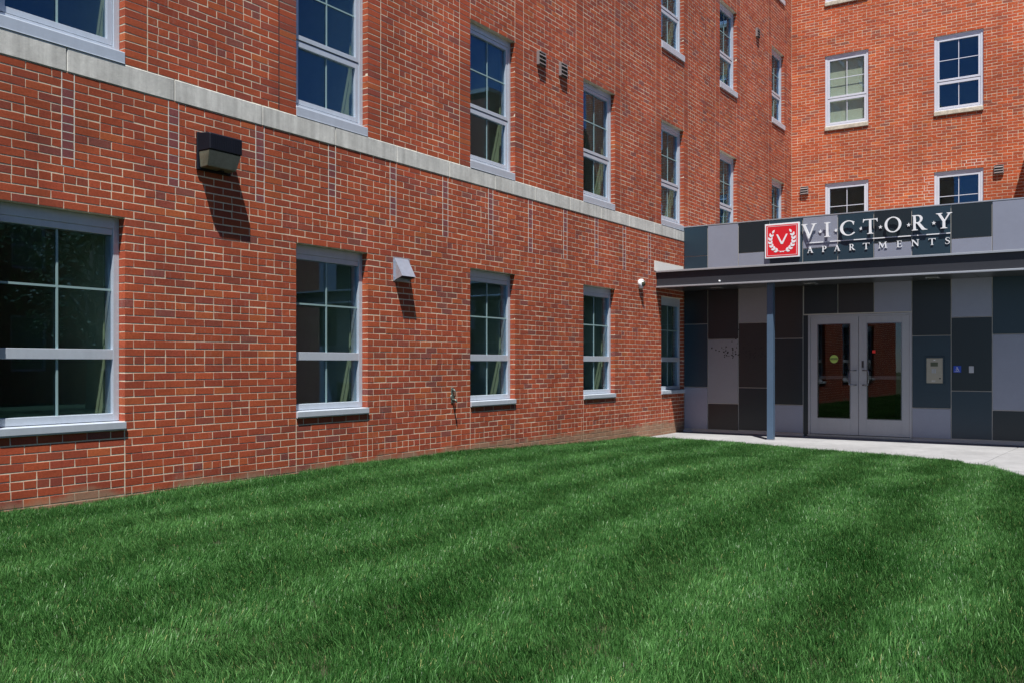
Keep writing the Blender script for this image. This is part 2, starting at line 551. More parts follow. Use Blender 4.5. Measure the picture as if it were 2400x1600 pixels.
# ================================================================== APARTMENT BUILDING
TOPZ = 3.83 + C * 133                     # parapet
YL = [.66, 3.73, 6.80, 9.87, 12.92, 15.88, 18.85, 22.31]
WW = [1.09, 1.09, 1.09, 1.07, 1.09, 1.05, 1.03, 1.00]
GB, GT = .767, .688 + 26 * C              # ground floor opening (masonry from sill)
U0, U1 = 3.83, 3.83 + 28 * C
T0, T1 = 3.83 + 47 * C, 3.83 + 74 * C
F0, F1 = 3.83 + 92 * C, 3.83 + 120 * C
holes_lo = [(y, y + w, .688, GT) for y, w in zip(YL[:6], WW)]
holes_up = []
for y, w in zip(YL, WW):
    holes_up += [(y, y + w, U0, U1)] + ([] if y == 12.92 else [(y, y + w, T0, T1), (y, y + w, F0, F1)])
YA, YB = -3.0, RY
hole_edges = set()
for h in holes_lo + holes_up: hole_edges |= {h[0], h[1]}

building = empty('apartment_building', (LX, 10, 0))
tag(building, 'four-storey red brick apartment building with a pale stone band above its ground floor', 'building')
bpar = building
def bld(name, mb, m, left=True, **k):
    """a part of the building given in facade coordinates"""
    o = mb.build(name, m, None, **k)
    o.parent = building
    if left:
        o.location = (0, -10, 0); o.rotation_euler = (0, 0, HP)
    else:
        o.location = (-LX, RY - 10, 0)
    return o

mb = MB()
slab_with_holes(mb, YA, YB + .3, -.3, 3.626, -.30, -.0008, [(a, b, c_, d) for a, b, c_, d in holes_lo])
slab_with_holes(mb, YA, YB + .3, 3.826, TOPZ, -.30, -.0008, holes_up)
mb.box(YA, YB + .3, -.30, -.02, 3.626, 3.826)
wall_l = bld('wall', mb, M['mortar'])

courses_lo = [(.688 + C * k, (k - 1) % 7 == 0) for k in range(-12, 42)]
courses_up = [(3.83 + C * k, (k - 5) % 7 == 0) for k in range(0, 133)]
# lower storey: infill panels under the windows and the stacked-header slots under the band
regs_lo = []
sl = [(4.252 + 1.0057 * k) for k in range(-7, 12)]
edges = [YA]
for y, w in zip(YL[:6], WW): edges += [y, y + w]
edges += [YB]
zslot = .688 + 31 * C
for i in range(0, len(edges) - 1):
    a, b = edges[i], edges[i + 1]
    if i % 2 == 0:
        regs_lo.append((a, b, .0, 'bond', -9, .688))
    else:
        regs_lo.append((a, b, a, 'bond', -9, .688))
regs_lo.append((YA, YB, 0.02, 'bond', .688, zslot))
pts = [YA]
for s_ in sl: pts += [s_, s_ + .108]
pts.append(YB)
for i in range(len(pts) - 1):
    regs_lo.append((pts[i], pts[i + 1], .02, 'stack' if i % 2 else 'bond', zslot, 3.70))
BL = lay(regs_lo, courses_lo[:-0 or None], holes_lo, None)
BL = [b for b in BL if b[3] < 3.63]
# upper storeys: bays above one another, with a stack-bonded strip each side of every window column
regs_up = []
prev = YA
for y, w in zip(YL, WW):
    regs_up += [(prev, y - .235, .05, 'bond', 0, 99), (y - .235, y, 0, 'stack', 0, 99), (y, y + w, y + .02, 'bond', 0, 99), (y + w, y + w + .222, 0, 'stack', 0, 99)]
    prev = y + w + .222
regs_up.append((prev, YB, .03, 'bond', 0, 99))
BU = lay(regs_up, courses_up, holes_up, None)
ALL = np.array(BL + BU)
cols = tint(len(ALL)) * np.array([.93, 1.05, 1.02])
# the slots and some neighbours are purple
sl_a = np.array(sl)
for i, b in enumerate(ALL):
    if b[2] > zslot - .01 and b[3] < 3.63 and b[1] - b[0] < .11 and np.min(np.abs(sl_a + J / 2 - b[0])) < .004 and rnd.random() < .55:
        cols[i] = (.20, .060, .060)
# which bricks show largest in the photograph
s_, c_ = math.sin(YAW), math.cos(YAW)
def px(y, z):
    xr = c_ * LX + s_ * y; fw = -s_ * LX + c_ * y
    return 1200 + F * xr / fw, HOR - F * (z - EYE) / fw
size = []
for b in ALL:
    if b[0] < 3.2: size.append(0); continue
    xa, va = px(b[0], b[2]); xb, vb = px(b[1], b[3])
    ok = xb > 4 and vb > 4 and xa < 2400 and va < 1190 and b[2] > .1
    size.append((xb - xa) * (va - vb) if ok else 0)
order = np.argsort(-np.array(size))
single = order[:300]
rest = np.setdiff1d(np.arange(len(ALL)), single)
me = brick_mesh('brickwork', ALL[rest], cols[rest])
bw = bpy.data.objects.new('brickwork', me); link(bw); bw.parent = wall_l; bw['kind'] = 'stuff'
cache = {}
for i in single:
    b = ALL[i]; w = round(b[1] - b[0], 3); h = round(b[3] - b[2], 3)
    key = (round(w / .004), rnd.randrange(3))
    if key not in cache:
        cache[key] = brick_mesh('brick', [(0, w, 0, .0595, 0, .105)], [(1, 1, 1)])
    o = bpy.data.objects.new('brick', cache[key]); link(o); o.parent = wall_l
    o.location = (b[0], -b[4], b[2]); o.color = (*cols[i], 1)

zz0 = zslot
sj = MB()
for a in sl:
    for u_ in (a, a + .108):
        sj.box(u_ - .0025, u_ + .0025, -.01, .0022, zz0 + .002, 3.622)
    for k in range(0, 11):
        sj.box(a + .006, a + .102, -.01, .0010, zz0 + C * k - .003, zz0 + C * k + .003)
o = bld('slot_mortar', sj, mat('fresh_mortar', (.56, .55, .51), .9)); o['kind'] = 'stuff'
# stone band of long blocks
e = [YA] + [4.293 + 1.0245 * k for k in range(-7, 20)]
e = [v for v in e if v < YB - .2] + [YB]
e = sorted(e)
for i in range(len(e) - 1):
    d = rnd.uniform(.006, .010)
    mb = MB(); mb.box(e[i] + .003, e[i + 1] - .003, -.15, d, 3.629, 3.827)
    bld('band_stone', mb, M['stone'], bevel=.006)
mb = MB(); mb.box(YL[2] - .235 - .006, YL[2] - .235 + .004, -.01, .0026, 3.832, 9.0)
bld('control_joint', mb, M['seal'])
# parapet coping
mb = MB(); mb.box(YA, YB + .3, -.32, .03, TOPZ + .003, TOPZ + .10); bld('coping', mb, M['stone'])

# ---- end wall
XA, XB = LX, -1.38
RW = [(-6.36, 1.055), (-3.815, 1.055)]
holes_r = []
for x, w in RW:
    holes_r += [(x, x + w, 3.83 + 1 * C, 3.83 + 28 * C), (x, x + w, 3.83 + 47 * C, 3.83 + 74 * C + .02), (x, x + w, 3.83 + 92 * C, 3.83 + 119 * C)]
holes_r = [(a, b, c0, round((d - 3.83) / C) * C + 3.83) for a, b, c0, d in holes_r]
for h in holes_r: hole_edges |= {h[0], h[1]}
mb = MB()
slab_with_holes(mb, XA + .0, XB + .002, -.3, TOPZ, -.30, -.0008, holes_r)
wall_r = bld('wall', mb, M['mortar'], left=False)
courses_r = [(3.83 + C * k, (k - 2) % 7 == 0) for k in range(-58, 133)]
BR = np.array(lay([(XA, XB, .07, 'bond', -9, 99)], courses_r, holes_r, None))
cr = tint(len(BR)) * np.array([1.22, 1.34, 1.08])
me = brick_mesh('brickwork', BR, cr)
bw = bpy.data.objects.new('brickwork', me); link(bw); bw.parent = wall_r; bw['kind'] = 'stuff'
mb = MB(); mb.box(XA + .035, XB + .03, -.32, .03, TOPZ + .003, TOPZ + .10); bld('coping', mb, M['stone'], left=False)
# pale repointing over and beside the right-hand second floor window
pm = MB(); fm = mat('pale_repointing', (.74, .68, .60), .9)
for k, xa, xb in ((29, -3.10, -2.76), (31, -3.16, -2.80), (30, -3.12, -2.74)):
    pm.box(xa, xb, -.01, .0019, 3.83 + C * k - .005, 3.83 + C * k + .005)
for xx in (-3.16, -2.95, -2.77):
    pm.box(xx - .005, xx + .005, -.01, .0021, 3.83 + C * 29 + .006, 3.83 + C * 30 - .006); pm.box(xx + .04, xx + .05, -.01, .0021, 3.83 + C * 30 + .006, 3.83 + C * 31 - .006)
for k in range(14, 27):
    x0 = -3.815 - (.215 if k % 3 else .11)
    pm.box(x0 - .005, x0 + .005, -.01, .0021, 3.83 + C * k + .006, 3.83 + C * (k + 1) - .006)
    pm.box(x0 + .006, -3.83, -.01, .0019, 3.83 + C * k - .0045, 3.83 + C * k + .0045)
o = bld('repointed_mortar', pm, fm, left=False); o['kind'] = 'stuff'
# body behind the facades: floors, far side and roof keep daylight out of the rooms
mb = MB()
mb.box(YA, YB + .3, -12, -11.9, -.3, TOPZ)
mb.box(YA, YA + .1, -11.9, -.3, -.3, TOPZ)
bld('rear_wall', mb, M['farbrick'])
mb = MB(); mb.box(YA + .1, YB + .3, -11.9, -.3, TOPZ - .3, TOPZ - .1); bld('roof', mb, M['roof'])
mb = MB(); mb.box(XB - .1, XB, -8, -.3, -.3, TOPZ); mb.box(XA + .1, XB - .1, -8, -7.9, -.3, TOPZ); bld('rear_wall', mb, M['farbrick'], left=False)
mb = MB(); mb.box(XA, XB - .1, -7.9, -.3, TOPZ - .3, TOPZ - .1); bld('roof', mb, M['roof'], left=False)

# ---- windows
def pane(p, u0, u1, z0, z1, o, m='glass', name='pane'):
    return MB().box(u0, u1, o - .012, o, z0, z1).build(name, M[m], p)

def room(p, w, h, z0=0, deep=3.2):
    m = MB()
    a, b = -.9, w - .012
    jb = MB(); jb.box(w - .013, w - .001, -.300, -.201, .08, h - .002); jb.box(w - .055, w - .0135, -.236, -.222, .08, h - .1)
    jb.build('inner_jamb', M['room'], p)
    hb = MB(); hb.box(.001, w - .014, -.300, -.201, h - .013, h - .001); hb.build('inner_head', M['room'], p)
    t = z0 + h + .35; q = z0 - .5
    for args in ((a - .05, a, -deep, -.302, q, t), (b, b + .05, -deep, -.302, q, t), (a, b, -deep - .05, -deep, q, t), (a, b, -deep, -.302, t, t + .05), (a, b, -deep, -.302, q - .05, q)):
        m.box(*args)
    return m.build('room_lining', M['room'], p)

def win_ground(w):
    """local: u 0..w, z from the masonry sill 0; opening height GT-.688"""
    H = GT - .688
    f = MB()
    zs = .079
    for u0_, u1_ in ((.001, .058), (w - .058, w - .001)):
        f.box(u0_, u1_, -.20, -.08, zs, H - .001)
    f.box(.058, w - .058, -.20, -.08, H - .095, H - .001)
    f.box(.058, w - .058, -.20, -.08, zs, zs + .062)
    o = f.build('window', M['alu'], None, bevel=.002)
    s = MB()
    hs = MB(); hs.box(.058, w - .058, -.19, -.088, H - .150, H - .096)      # head step
    hs.build('head_rail', M['alu'], o, bevel=.002)
    s.box(.058, w - .058, -.18, -.083, .605, .690)               # transom
    s.build('transom', M['alu'], o, bevel=.002)
    sf = MB(); sf.prism_u([(-.20, .018), (.040, .018), (.040, .060), (.036, .066), (-.20, .078)], .001, w - .001) if False else sf.prism_u([(-.20, .001), (.022, .001), (.022, .011), (.026, .012), (.026, .068), (-.20, .0785)], -.0, w + .0)
    sf.build('sill', M['alu'], o, bevel=.0015)
    pane(o, .059, w - .059, .691, H - .151, -.115)
    pane(o, .059, w - .059, zs + .063, .604, -.115)
    mu = MB()
    mu.box(w / 2 - .009, w / 2 + .009, -.114, -.106, .691, H - .151)
    mu.build('muntin', M['muntin'], o)
    mu = MB(); mu.box(w / 2 - .009, w / 2 + .009, -.114, -.106, zs + .063, .604); mu.build('muntin', M['muntin'], o)
    mu = MB(); mu.box(.059, w - .059, -.1145, -.1075, 1.190, 1.208); mu.build('muntin', M['muntin'], o)
    room(o, w, H)
    return o

def win_upper(w, H, proud=.007, light=False, recess=.075, sill_h=.105, stone=False, left=True):
    A = M['alu_light'] if light else M['alu']
    f = MB(); R = -recess
    zs = sill_h
    for u0_, u1_ in ((.001, .058), (w - .058, w - .001)):
        f.box(u0_, u1_, R - .12, R, zs, H - .001)
    f.box(.058, w - .058, R - .12, R, H - .082, H - .001)
    f.box(.058, w - .058, R - .12, R, zs, zs + .045)
    o = f.build('window', A, None, bevel=.002)
    # sashes: an upper one and a lower one that opens
    zr = zs + (H - zs) * .395
    def sash(a, b, c0, d, oo, wd=.048, top=.048):
        s = MB()
        s.box(a, a + wd, oo - .05, oo, c0, d); s.box(b - wd, b, oo - .05, oo, c0, d)
        s.box(a + wd, b - wd, oo - .05, oo, c0, c0 + wd); s.box(a + wd, b - wd, oo - .05, oo, d - top, d)
        q = s.build('sash', A, o, bevel=.0015)
        return q
    sash(.062, w - .062, zr + .003, H - .086, R - .006)
    sash(.062, w - .062, zs + .056, zr - .010, R - .012, top=.06)
    MB().box(.059, w - .059, R - .11, R - .075, zs + .046, zs + .058).build('seal', M['seal'], o)
    pane(o, .111, w - .111, zr + .052, H - .135, R - .035)
    pane(o, .111, w - .111, zs + .105, zr - .071, R - .040)
    um = w / 2
    for (a, b, c0, d, rr) in ((um - .008, um + .008, zr + .052, H - .135, -.0335), (um - .008, um + .008, zs + .105, zr - .071, -.0385)):
        MB().box(a, b, R + rr - .001, R + rr + .006, c0, d).build('muntin', M['alu_light'] if light else M['muntin'], o)
    zm = zr + (H - .085 - zr) * .5
    MB().box(.111, w - .111, R - .0345, R - .0285, zm - .008, zm + .008).build('muntin', M['alu_light'] if light else M['muntin'], o)
    if stone:
        s = MB(); s.box(.002, w - .002, -.28, proud, 0.002, sill_h - .001); s.build('sill', M['sillstone'], o, bevel=.006)
    else:
        s = MB(); s.prism_u([(-.19, .002), (proud, .002), (proud, sill_h - .008), (proud - .004, sill_h - .002), (-.19, sill_h - .0005)], .0015, w - .0015)
        s.prism_u([(-.02, -.001), (proud + .004, -.001), (proud + .004, .006), (-.02, .006)], .0015, w - .0015) if proud < .02 else None
        s.build('sill', A, o, bevel=.0015)
    room(o, w, H)
    return o

def put_left(o, u, z):
    o.parent = building
    o.location = (0, u - 10, z); o.rotation_euler = (0, 0, HP)
def put_right(o, u, z):
    o.parent = building
    o.location = (u - LX, RY - 10, z); o.rotation_euler = (0, 0, 0)

protoG, protoU, protoT, protoF = {}, {}, {}, {}
for i, (y, w) in enumerate(zip(YL, WW)):
    if i < 6:
        if w not in protoG: protoG[w] = win_ground(w); o = protoG[w]
        else: o = copy_tree(protoG[w])
        put_left(o, y, .688)
    if w not in protoU: protoU[w] = win_upper(w, U1 - U0); o = protoU[w]
    else: o = copy_tree(protoU[w])
    put_left(o, y, U0)
    if i == 4: continue
    if w not in protoT: protoT[w] = win_upper(w, T1 - T0, .030, sill_h=.12); o = protoT[w]
    else: o = copy_tree(protoT[w])
    put_left(o, y, T0)
    if w not in protoF: protoF[w] = win_upper(w, F1 - F0, .030, sill_h=.12); o = protoF[w]
    else: o = copy_tree(protoF[w])
    put_left(o, y, F0)
proto = {}
for (x, x1, z0, z1) in holes_r:
    key = round(z1 - z0, 2)
    if key not in proto:
        proto[key] = win_upper(x1 - x, z1 - z0, .035, light=True, recess=.028, sill_h=.10, stone=True); o = proto[key]
    else: o = copy_tree(proto[key])
    put_right(o, x, z0)

# ---- the drawn blind just inside the glass
def blind(x, z0, z1, lab):
    m = MB()
    k = int((z1 - z0) / .05)
    m.box(.10, .95, -.13, -.125, z0, z1)
    o = m.build('window_blind', mat('blind_cloth', (.74, .74, .60), .9, noise=(1.5, .08)), None)
    o.location = (x, RY, 0)
    tag(o, lab, 'blind')
blind(-6.36, 7.2, 8.95, 'beige blind drawn down in the left third floor window of the end wall')

# ================================================================== ENTRANCE
EY = 16.92
porch = empty('entrance_porch', (-4, EY, 0))
tag(porch, 'entrance porch with grey checkered cladding panels and a dark flat canopy', 'porch')
def por(name, mb, m, parent=None, plane=EY, **k):
    o = mb.build(name, m, None, **k)
    o.parent = parent if parent is not None else porch
    if parent is None:
        o.location = (4, plane - EY, 0)
    return o
XE = 3.2                                    # where the cladding goes on to, out of frame
gx = [-7.19, -6.704, -6.095, -5.50, -4.89, -4.272, -3.661, -3.045, -2.435, -1.823, -1.21, -.60, .01, .62, 1.23, 1.84, 2.45]
# backing wall behind the open joints
mb = MB()
slab_with_holes(mb, -7.19, 2.45, -.3, 3.895, -.16, -.014, [(-4.80, -3.045, -.30, 2.125)], 0)
por('joint_strip_wall', mb, M['joint'])
mb = MB(); mb.box(-7.195, 2.45, -RY + EY + .01, -.16, 3.80, 3.88); por('roof', mb, M['roof'])
mb = MB(); mb.box(-7.195, 2.45, -.17, .004, 3.897, 3.915); por('parapet_cap', mb, M['canopy_trim'])
def panel(a, b, z0, z1, m):
    mb = MB(); mb.box(a + .007, b - .007, -.0125, 0, z0 + .007, z1 - .007)
    return por('cladding_panel', mb, M[m], bevel=.0012)
top = 3.897; mid = 3.325; low = 3.112; sof = 2.69; cb = 2.95
cl = [
    (0, [(mid, top, 'panel_teal'), (cb, mid, 'panel_teal')]),
    (1, [(cb, top, 'panel_light')]),
    (2, [(mid, top, 'panel_charcoal'), (cb, mid, 'panel_light')]),
    (3, [(cb, top, 'panel_teal')]),
    (4, [(mid, top, 'panel_light'), (cb, mid, 'panel_teal')]),
    (5, [(cb, top, 'panel_teal')]),
    (6, [(mid + .01, top, 'panel_charcoal'), (cb, mid + .01, 'panel_light')]),
    (7, [(cb, top, 'panel_teal')]),
    (8, [(mid, top, 'panel_charcoal'), (cb, mid, 'panel_light')]),
    (9, [(cb, top, 'panel_light')]),
    (10, [(mid, top, 'panel_teal'), (cb, mid, 'panel_charcoal')]),
    (11, [(cb, top, 'panel_charcoal')]),
    (12, [(mid, top, 'panel_light'), (cb, mid, 'panel_teal')]),
    (13, [(cb, top, 'panel_teal')]), (14, [(cb, top, 'panel_charcoal')]), (15, [(cb, top, 'panel_light')]),
    (0, [(2.015, sof, 'panel_charcoal'), (.805, 2.015, 'panel_teal'), (0, .805, 'panel_light')]),
    (1, [(1.719, sof, 'panel_charcoal'), (.499, 1.719, 'panel_pink'), (0, .499, 'panel_brown')]),
    (2, [(2.013, sof, 'panel_pink'), (.808, 2.013, 'panel_brown'), (0.01, .808, 'panel_charcoal')]),
    (3, [(1.713, sof, 'panel_brown'), (.505, 1.713, 'panel_charcoal'), (0, .505, 'panel_light')]),
    (4, [(2.139, sof, 'panel_charcoal')]),
    (5, [(2.139, sof, 'panel_brown')]),
    (6, [(2.134, sof, 'panel_light')]),
    (7, [(1.724, sof, 'panel_charcoal'), (.506, 1.724, 'panel_teal'), (0, .506, 'panel_light')]),
    (8, [(2.018, sof, 'panel_light'), (.804, 2.018, 'panel_charcoal'), (0.01, .804, 'panel_teal')]),
    (9, [(1.729, sof, 'panel_teal'), (.499, 1.729, 'panel_light'), (0.01, .499, 'panel_charcoal')]),
    (10, [(1.2, sof, 'panel_charcoal'), (0, 1.2, 'panel_brown')]),
    (11, [(.8, sof, 'panel_light'), (0, .8, 'panel_charcoal')]),
    (12, [(1.7, sof, 'panel_teal'), (0, 1.7, 'panel_light')]),
    (13, [(1.2, sof, 'panel_charcoal'), (0, 1.2, 'panel_brown')]),
    (14, [(.8, sof, 'panel_light'), (0, .8, 'panel_charcoal')]),
    (15, [(1.7, sof, 'panel_teal'), (0, 1.7, 'panel_light')]),
]
for i, rows in cl:
    for z0, z1, m in rows:
        a, b = gx[i], gx[i + 1]
        if i == 3 and z1 <= sof + .001: b = -4.885
        if i == 4 and z1 <= sof + .001: a = -4.875
        panel(a, b, z0, z1, m)
mb = MB()
for a, b in ((-7.19, -4.87), (-3.04, 2.45)):
    mb.box(a, b, -.02, .018, -.055, -.012)
por('base_flashing', mb, M['joint'], bevel=.002)
mb = MB(); mb.box(-7.19, -4.87, -.10, -.016, -.20, -.056); mb.box(-3.04, 2.45, -.10, -.016, -.20, -.056); por('plinth', mb, M['concrete'])
# dark return beside the door
mb = MB(); mb.box(-4.884, -4.800, -.11, -.0125, -.05, 2.125); por('door_reveal', mb, M['panel_charcoal'])
mb = MB(); mb.box(-4.80, -3.04, -.14, .02, -.2, -.004); por('threshold', mb, M['chrome'])
# spatter of dark specks on the second and third panel column
rs = random.Random(5)
mb = MB()
for k in range(110):
    x = rs.gauss(-5.95, .34); z = 1.36 + abs(rs.gauss(0, .16))
    if not (-6.62 < x < -5.53): continue
    r = rs.choice([.008, .012, .015, .018])
    n = 7
    mb.prism_o([(x + r * math.cos(2 * math.pi * q / n) * rs.uniform(.7, 1.2), z + r * math.sin(2 * math.pi * q / n) * rs.uniform(.7, 1.3)) for q in range(n)], -.004, .0012)
o = por('speck', mb, M['black']); o['kind'] = 'stuff'

# doors: frame, two leaves
fr = MB()
fr.box(-4.798, -4.762, -.10, -.010, -.003, 2.122)
fr.box(-3.082, -3.047, -.10, -.010, -.003, 2.122)
fr.box(-4.762, -3.082, -.10, -.010, 2.085, 2.122)
por('door_frame', fr, M['doorframe'], bevel=.002)
def leaf(x0, x1, hinge_left):
    d = MB(); w = x1 - x0
    s_ = .125
    z1, zt, zb = 2.083, 1.962, .285
    l, r = (x0 + s_, x1 - s_ - .01) if hinge_left else (x0 + s_ + .01, x1 - s_ + .0)
    d.box(x0, l, -.075, -.022, .002, z1); d.box(r, x1, -.075, -.022, .002, z1)
    d.box(l, r, -.075, -.022, .002, zb); d.box(l, r, -.075, -.022, zt, z1)
    o = por('door', d, M['doorframe'], bevel=.002)
    def sub(n, mb, m, **k):
        q = mb.build(n, m, None, **k); q.parent = o; return q
    b = MB()
    for a_, b_, c_0, d_ in ((l, l + .012, zb, zt), (r - .012, r, zb, zt), (l + .012, r - .012, zb, zb + .012), (l + .012, r - .012, zt - .012, zt)):
        b.box(a_, b_, -.06, -.018, c_0, d_)
    sub('glazing_bead', b, M['chrome'])
    sub('pane', MB().box(l + .001, r - .001, -.052, -.044, zb + .001, zt - .001), M['glass_door'])
    sub('push_bar', MB().box(l + .002, r - .002, -.12, -.085, .985, 1.045), M['doorframe'], bevel=.004)
    hx = x1 - .142 if hinge_left else x0 + .184
    dx = 1 if hinge_left else -1
    pts = [(hx + dx * .106, .022, 1.142), (hx + dx * .106, -.030, 1.142), (hx + dx * .03, -.052, 1.142), (hx + dx * .006, -.055, 1.132), (hx, -.056, 1.105),
           (hx, -.056, .925), (hx + dx * .006, -.055, .895), (hx + dx * .03, -.052, .885), (hx + dx * .106, -.030, .885), (hx + dx * .106, .022, .885)]
    sub('handle', MB().tube(pts, .0115, 10), M['chrome'], smooth=True)
    return o, sub, l, r
dl, subl, ll, lr_ = leaf(-4.760, -3.926, True)
dr, subr, rl, rr = leaf(-3.920, -3.084, False)
# exit hardware seen through the glass
for sb, xx in ((subl, lr_ - .035), (subr, rl + .035)):
    ovl = [(xx + .022 * math.cos(2 * math.pi * k / 14), 1.245 + .085 * math.sin(2 * math.pi * k / 14)) for k in range(14)]
    sb('exit_hardware', MB().prism_o(ovl, -.075, -.056), M['steel'], bevel=.002)
subr('lock_plate', MB().box(-3.872, -3.830, -.023, -.016, 1.18, 1.31), M['chrome'], bevel=.002)
subr('lock_cylinder', MB().box(-3.861, -3.841, -.016, -.010, 1.20, 1.29), M['black'], bevel=.002)
mb = MB()
mb.box(-3.923 - .002, -3.923 + .002, -.07, -.03, .0, 2.08)
por('astragal', mb, M['seal'])
# lobby behind the doors
lob = MB()
X0, X1, Q0, Q1 = -5.8, -1.9, -6.4, -.162
for args in ((X0 - .05, X0, Q0, Q1, -.1, 2.8), (X1, X1 + .05, Q0, Q1, -.1, 2.8), (X0, X1, Q0 - .05, Q0, -.1, 2.8), (X0, X1, Q0, Q1, 2.75, 2.8), (X0, X1, Q0, Q1, -.12, -.02)):
    lob.box(*args)
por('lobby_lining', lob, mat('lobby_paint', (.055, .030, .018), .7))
lobd = MB(); lobd.box(-3.9, -3.0, -3.05, -3.0, .0, 2.1); por('inner_door', lobd, M['panel_charcoal'])

# green round sticker and red tag on the door glass
def disc(x, z, r, o0, o1, n=28):
    return MB().prism_o([(x + r * math.cos(2 * math.pi * k / n), z + r * math.sin(2 * math.pi * k / n)) for k in range(n)], o0, o1)
st = disc(-4.348, 1.341, .072, -.0438, -.0428).build('door_sticker', M['green'], None); st.location = (0, EY, 0)
tag(st, 'round yellow-green sticker with a dark band on the left door pane', 'sticker')
q = MB().box(-4.410, -4.286, -.0426, -.0420, 1.325, 1.357).build('band', M['black'], None); q.parent = st
q = MB()
for k in range(9): q.box(-4.400 + k * .0125, -4.391 + k * .0125, -.0419, -.0415, 1.335, 1.347)
q = q.build('lettering', M['green'], None); q.parent = st
rt = MB().box(-3.698, -3.645, -.0438, -.0425, 1.440, 1.492).build('door_tag', M['redtag'], None, bevel=.001); rt.location = (0, EY, 0)
tag(rt, 'small square red tag on the right door pane', 'sticker')

# ---- canopy
CY0, CY1 = 15.63, EY - .005        # front, wall
def can(name, mb, m, **k):
    return por(name, mb, m, plane=0, **k)
def cbox(mb, x0, x1, y0, y1, z0, z1):
    return mb.box(x0, x1, -y1, -y0, z0, z1)
XC = 2.6
mb = MB(); cbox(mb, -7.193, XC, CY0 + .038, CY0 + .052, 2.668, 2.925); can('fascia', mb, M['canopy_dark'])
mb = MB(); cbox(mb, -7.193, XC, CY0, CY1, 2.926, 2.944); can('canopy_roof', mb, M['canopy_dark'])
mb = MB(); cbox(mb, -7.193, XC, CY0 - .004, CY0 + .02, 2.918, 2.949); can('drip_edge', mb, M['canopy_trim'], bevel=.002)
mb = MB(); cbox(mb, -7.193, XC, CY0, CY0 + .09, 2.640, 2.667); can('lower_flange', mb, M['canopy_trim'], bevel=.003)
cgx = [-7.19] + [-6.60 + .92 * k for k in range(0, 10)] + [XC]
mb = MB(); cbox(mb, -7.19, XC, CY0 + .091, CY1, 2.672, 2.680); can('soffit_joint_backing', mb, M['joint'])
for i in range(len(cgx) - 1):
    mb = MB(); cbox(mb, cgx[i] + .006, cgx[i + 1] - .006, CY0 + .095, CY1 - .09, 2.660, 2.6715); can('soffit_panel', mb, M['soffit'], bevel=.001)
mb = MB(); cbox(mb, -7.19, XC, CY1 - .078, CY1 - .002, 2.660, 2.6715); can('soffit_edge_panel', mb, M['soffit'])
for xl in (-6.35, -4.62, -2.65, -.75, 1.1):
    mb = MB(); cbox(mb, xl - .10, xl + .10, 16.38, 16.58, 2.652, 2.6595); ol = can('soffit_light', mb, M['canopy_trim'], bevel=.002)
    mb = MB(); cbox(mb, xl - .08, xl + .08, 16.40, 16.56, 2.648, 2.6515)
    oo = mb.build('lens', M['lamp_lens'], None); oo.parent = ol
mb = MB(); cbox(mb, -5.190, -5.082, 15.815, 15.925, pz + .012, 2.655); can('column', mb, M['column'], bevel=.004)
mb = MB(); cbox(mb, -5.196, -5.076, 15.809, 15.931, pz + .001, pz + .012); can('column_base_plate', mb, M['canopy_trim'])
mb = MB(); cbox(mb, XC - .12, XC, 15.70, 15.82, pz, 2.655); can('column', mb, M['column'], bevel=.004)
mb = MB(); mb.box(15.57, 16.90, .002, .006, 2.952, 3.130); o = mb.build('wall_flashing', M['whiteflash'], None); o.parent = porch; o.location = (4 + LX, -EY, 0); o.rotation_euler = (0, 0, HP)
ss = MB()
for k in range(6):
    pass
ss.tube([(-5.98, 15.668 - EY + EY, 2.705), (-5.98, 15.635, 2.705), (-5.98, 15.622, 2.703)], [.016, .016, .008], 14)
o = ss.build('fascia_sensor', M['white'], None, smooth=True)
tag(o, 'tiny white round sensor on the dark canopy fascia near its left end', 'sensor')
# small grey clamp at the foot of the cladding in the corner
o = MB().box(-7.17, -7.02, .02, .10, pz + .001, pz + .035).build('foot_bracket', M['galv'], None, bevel=.008); o.location = (0, EY, 0)
tag(o, 'small grey metal bracket on the pavement in the corner by the brick wall', 'bracket')

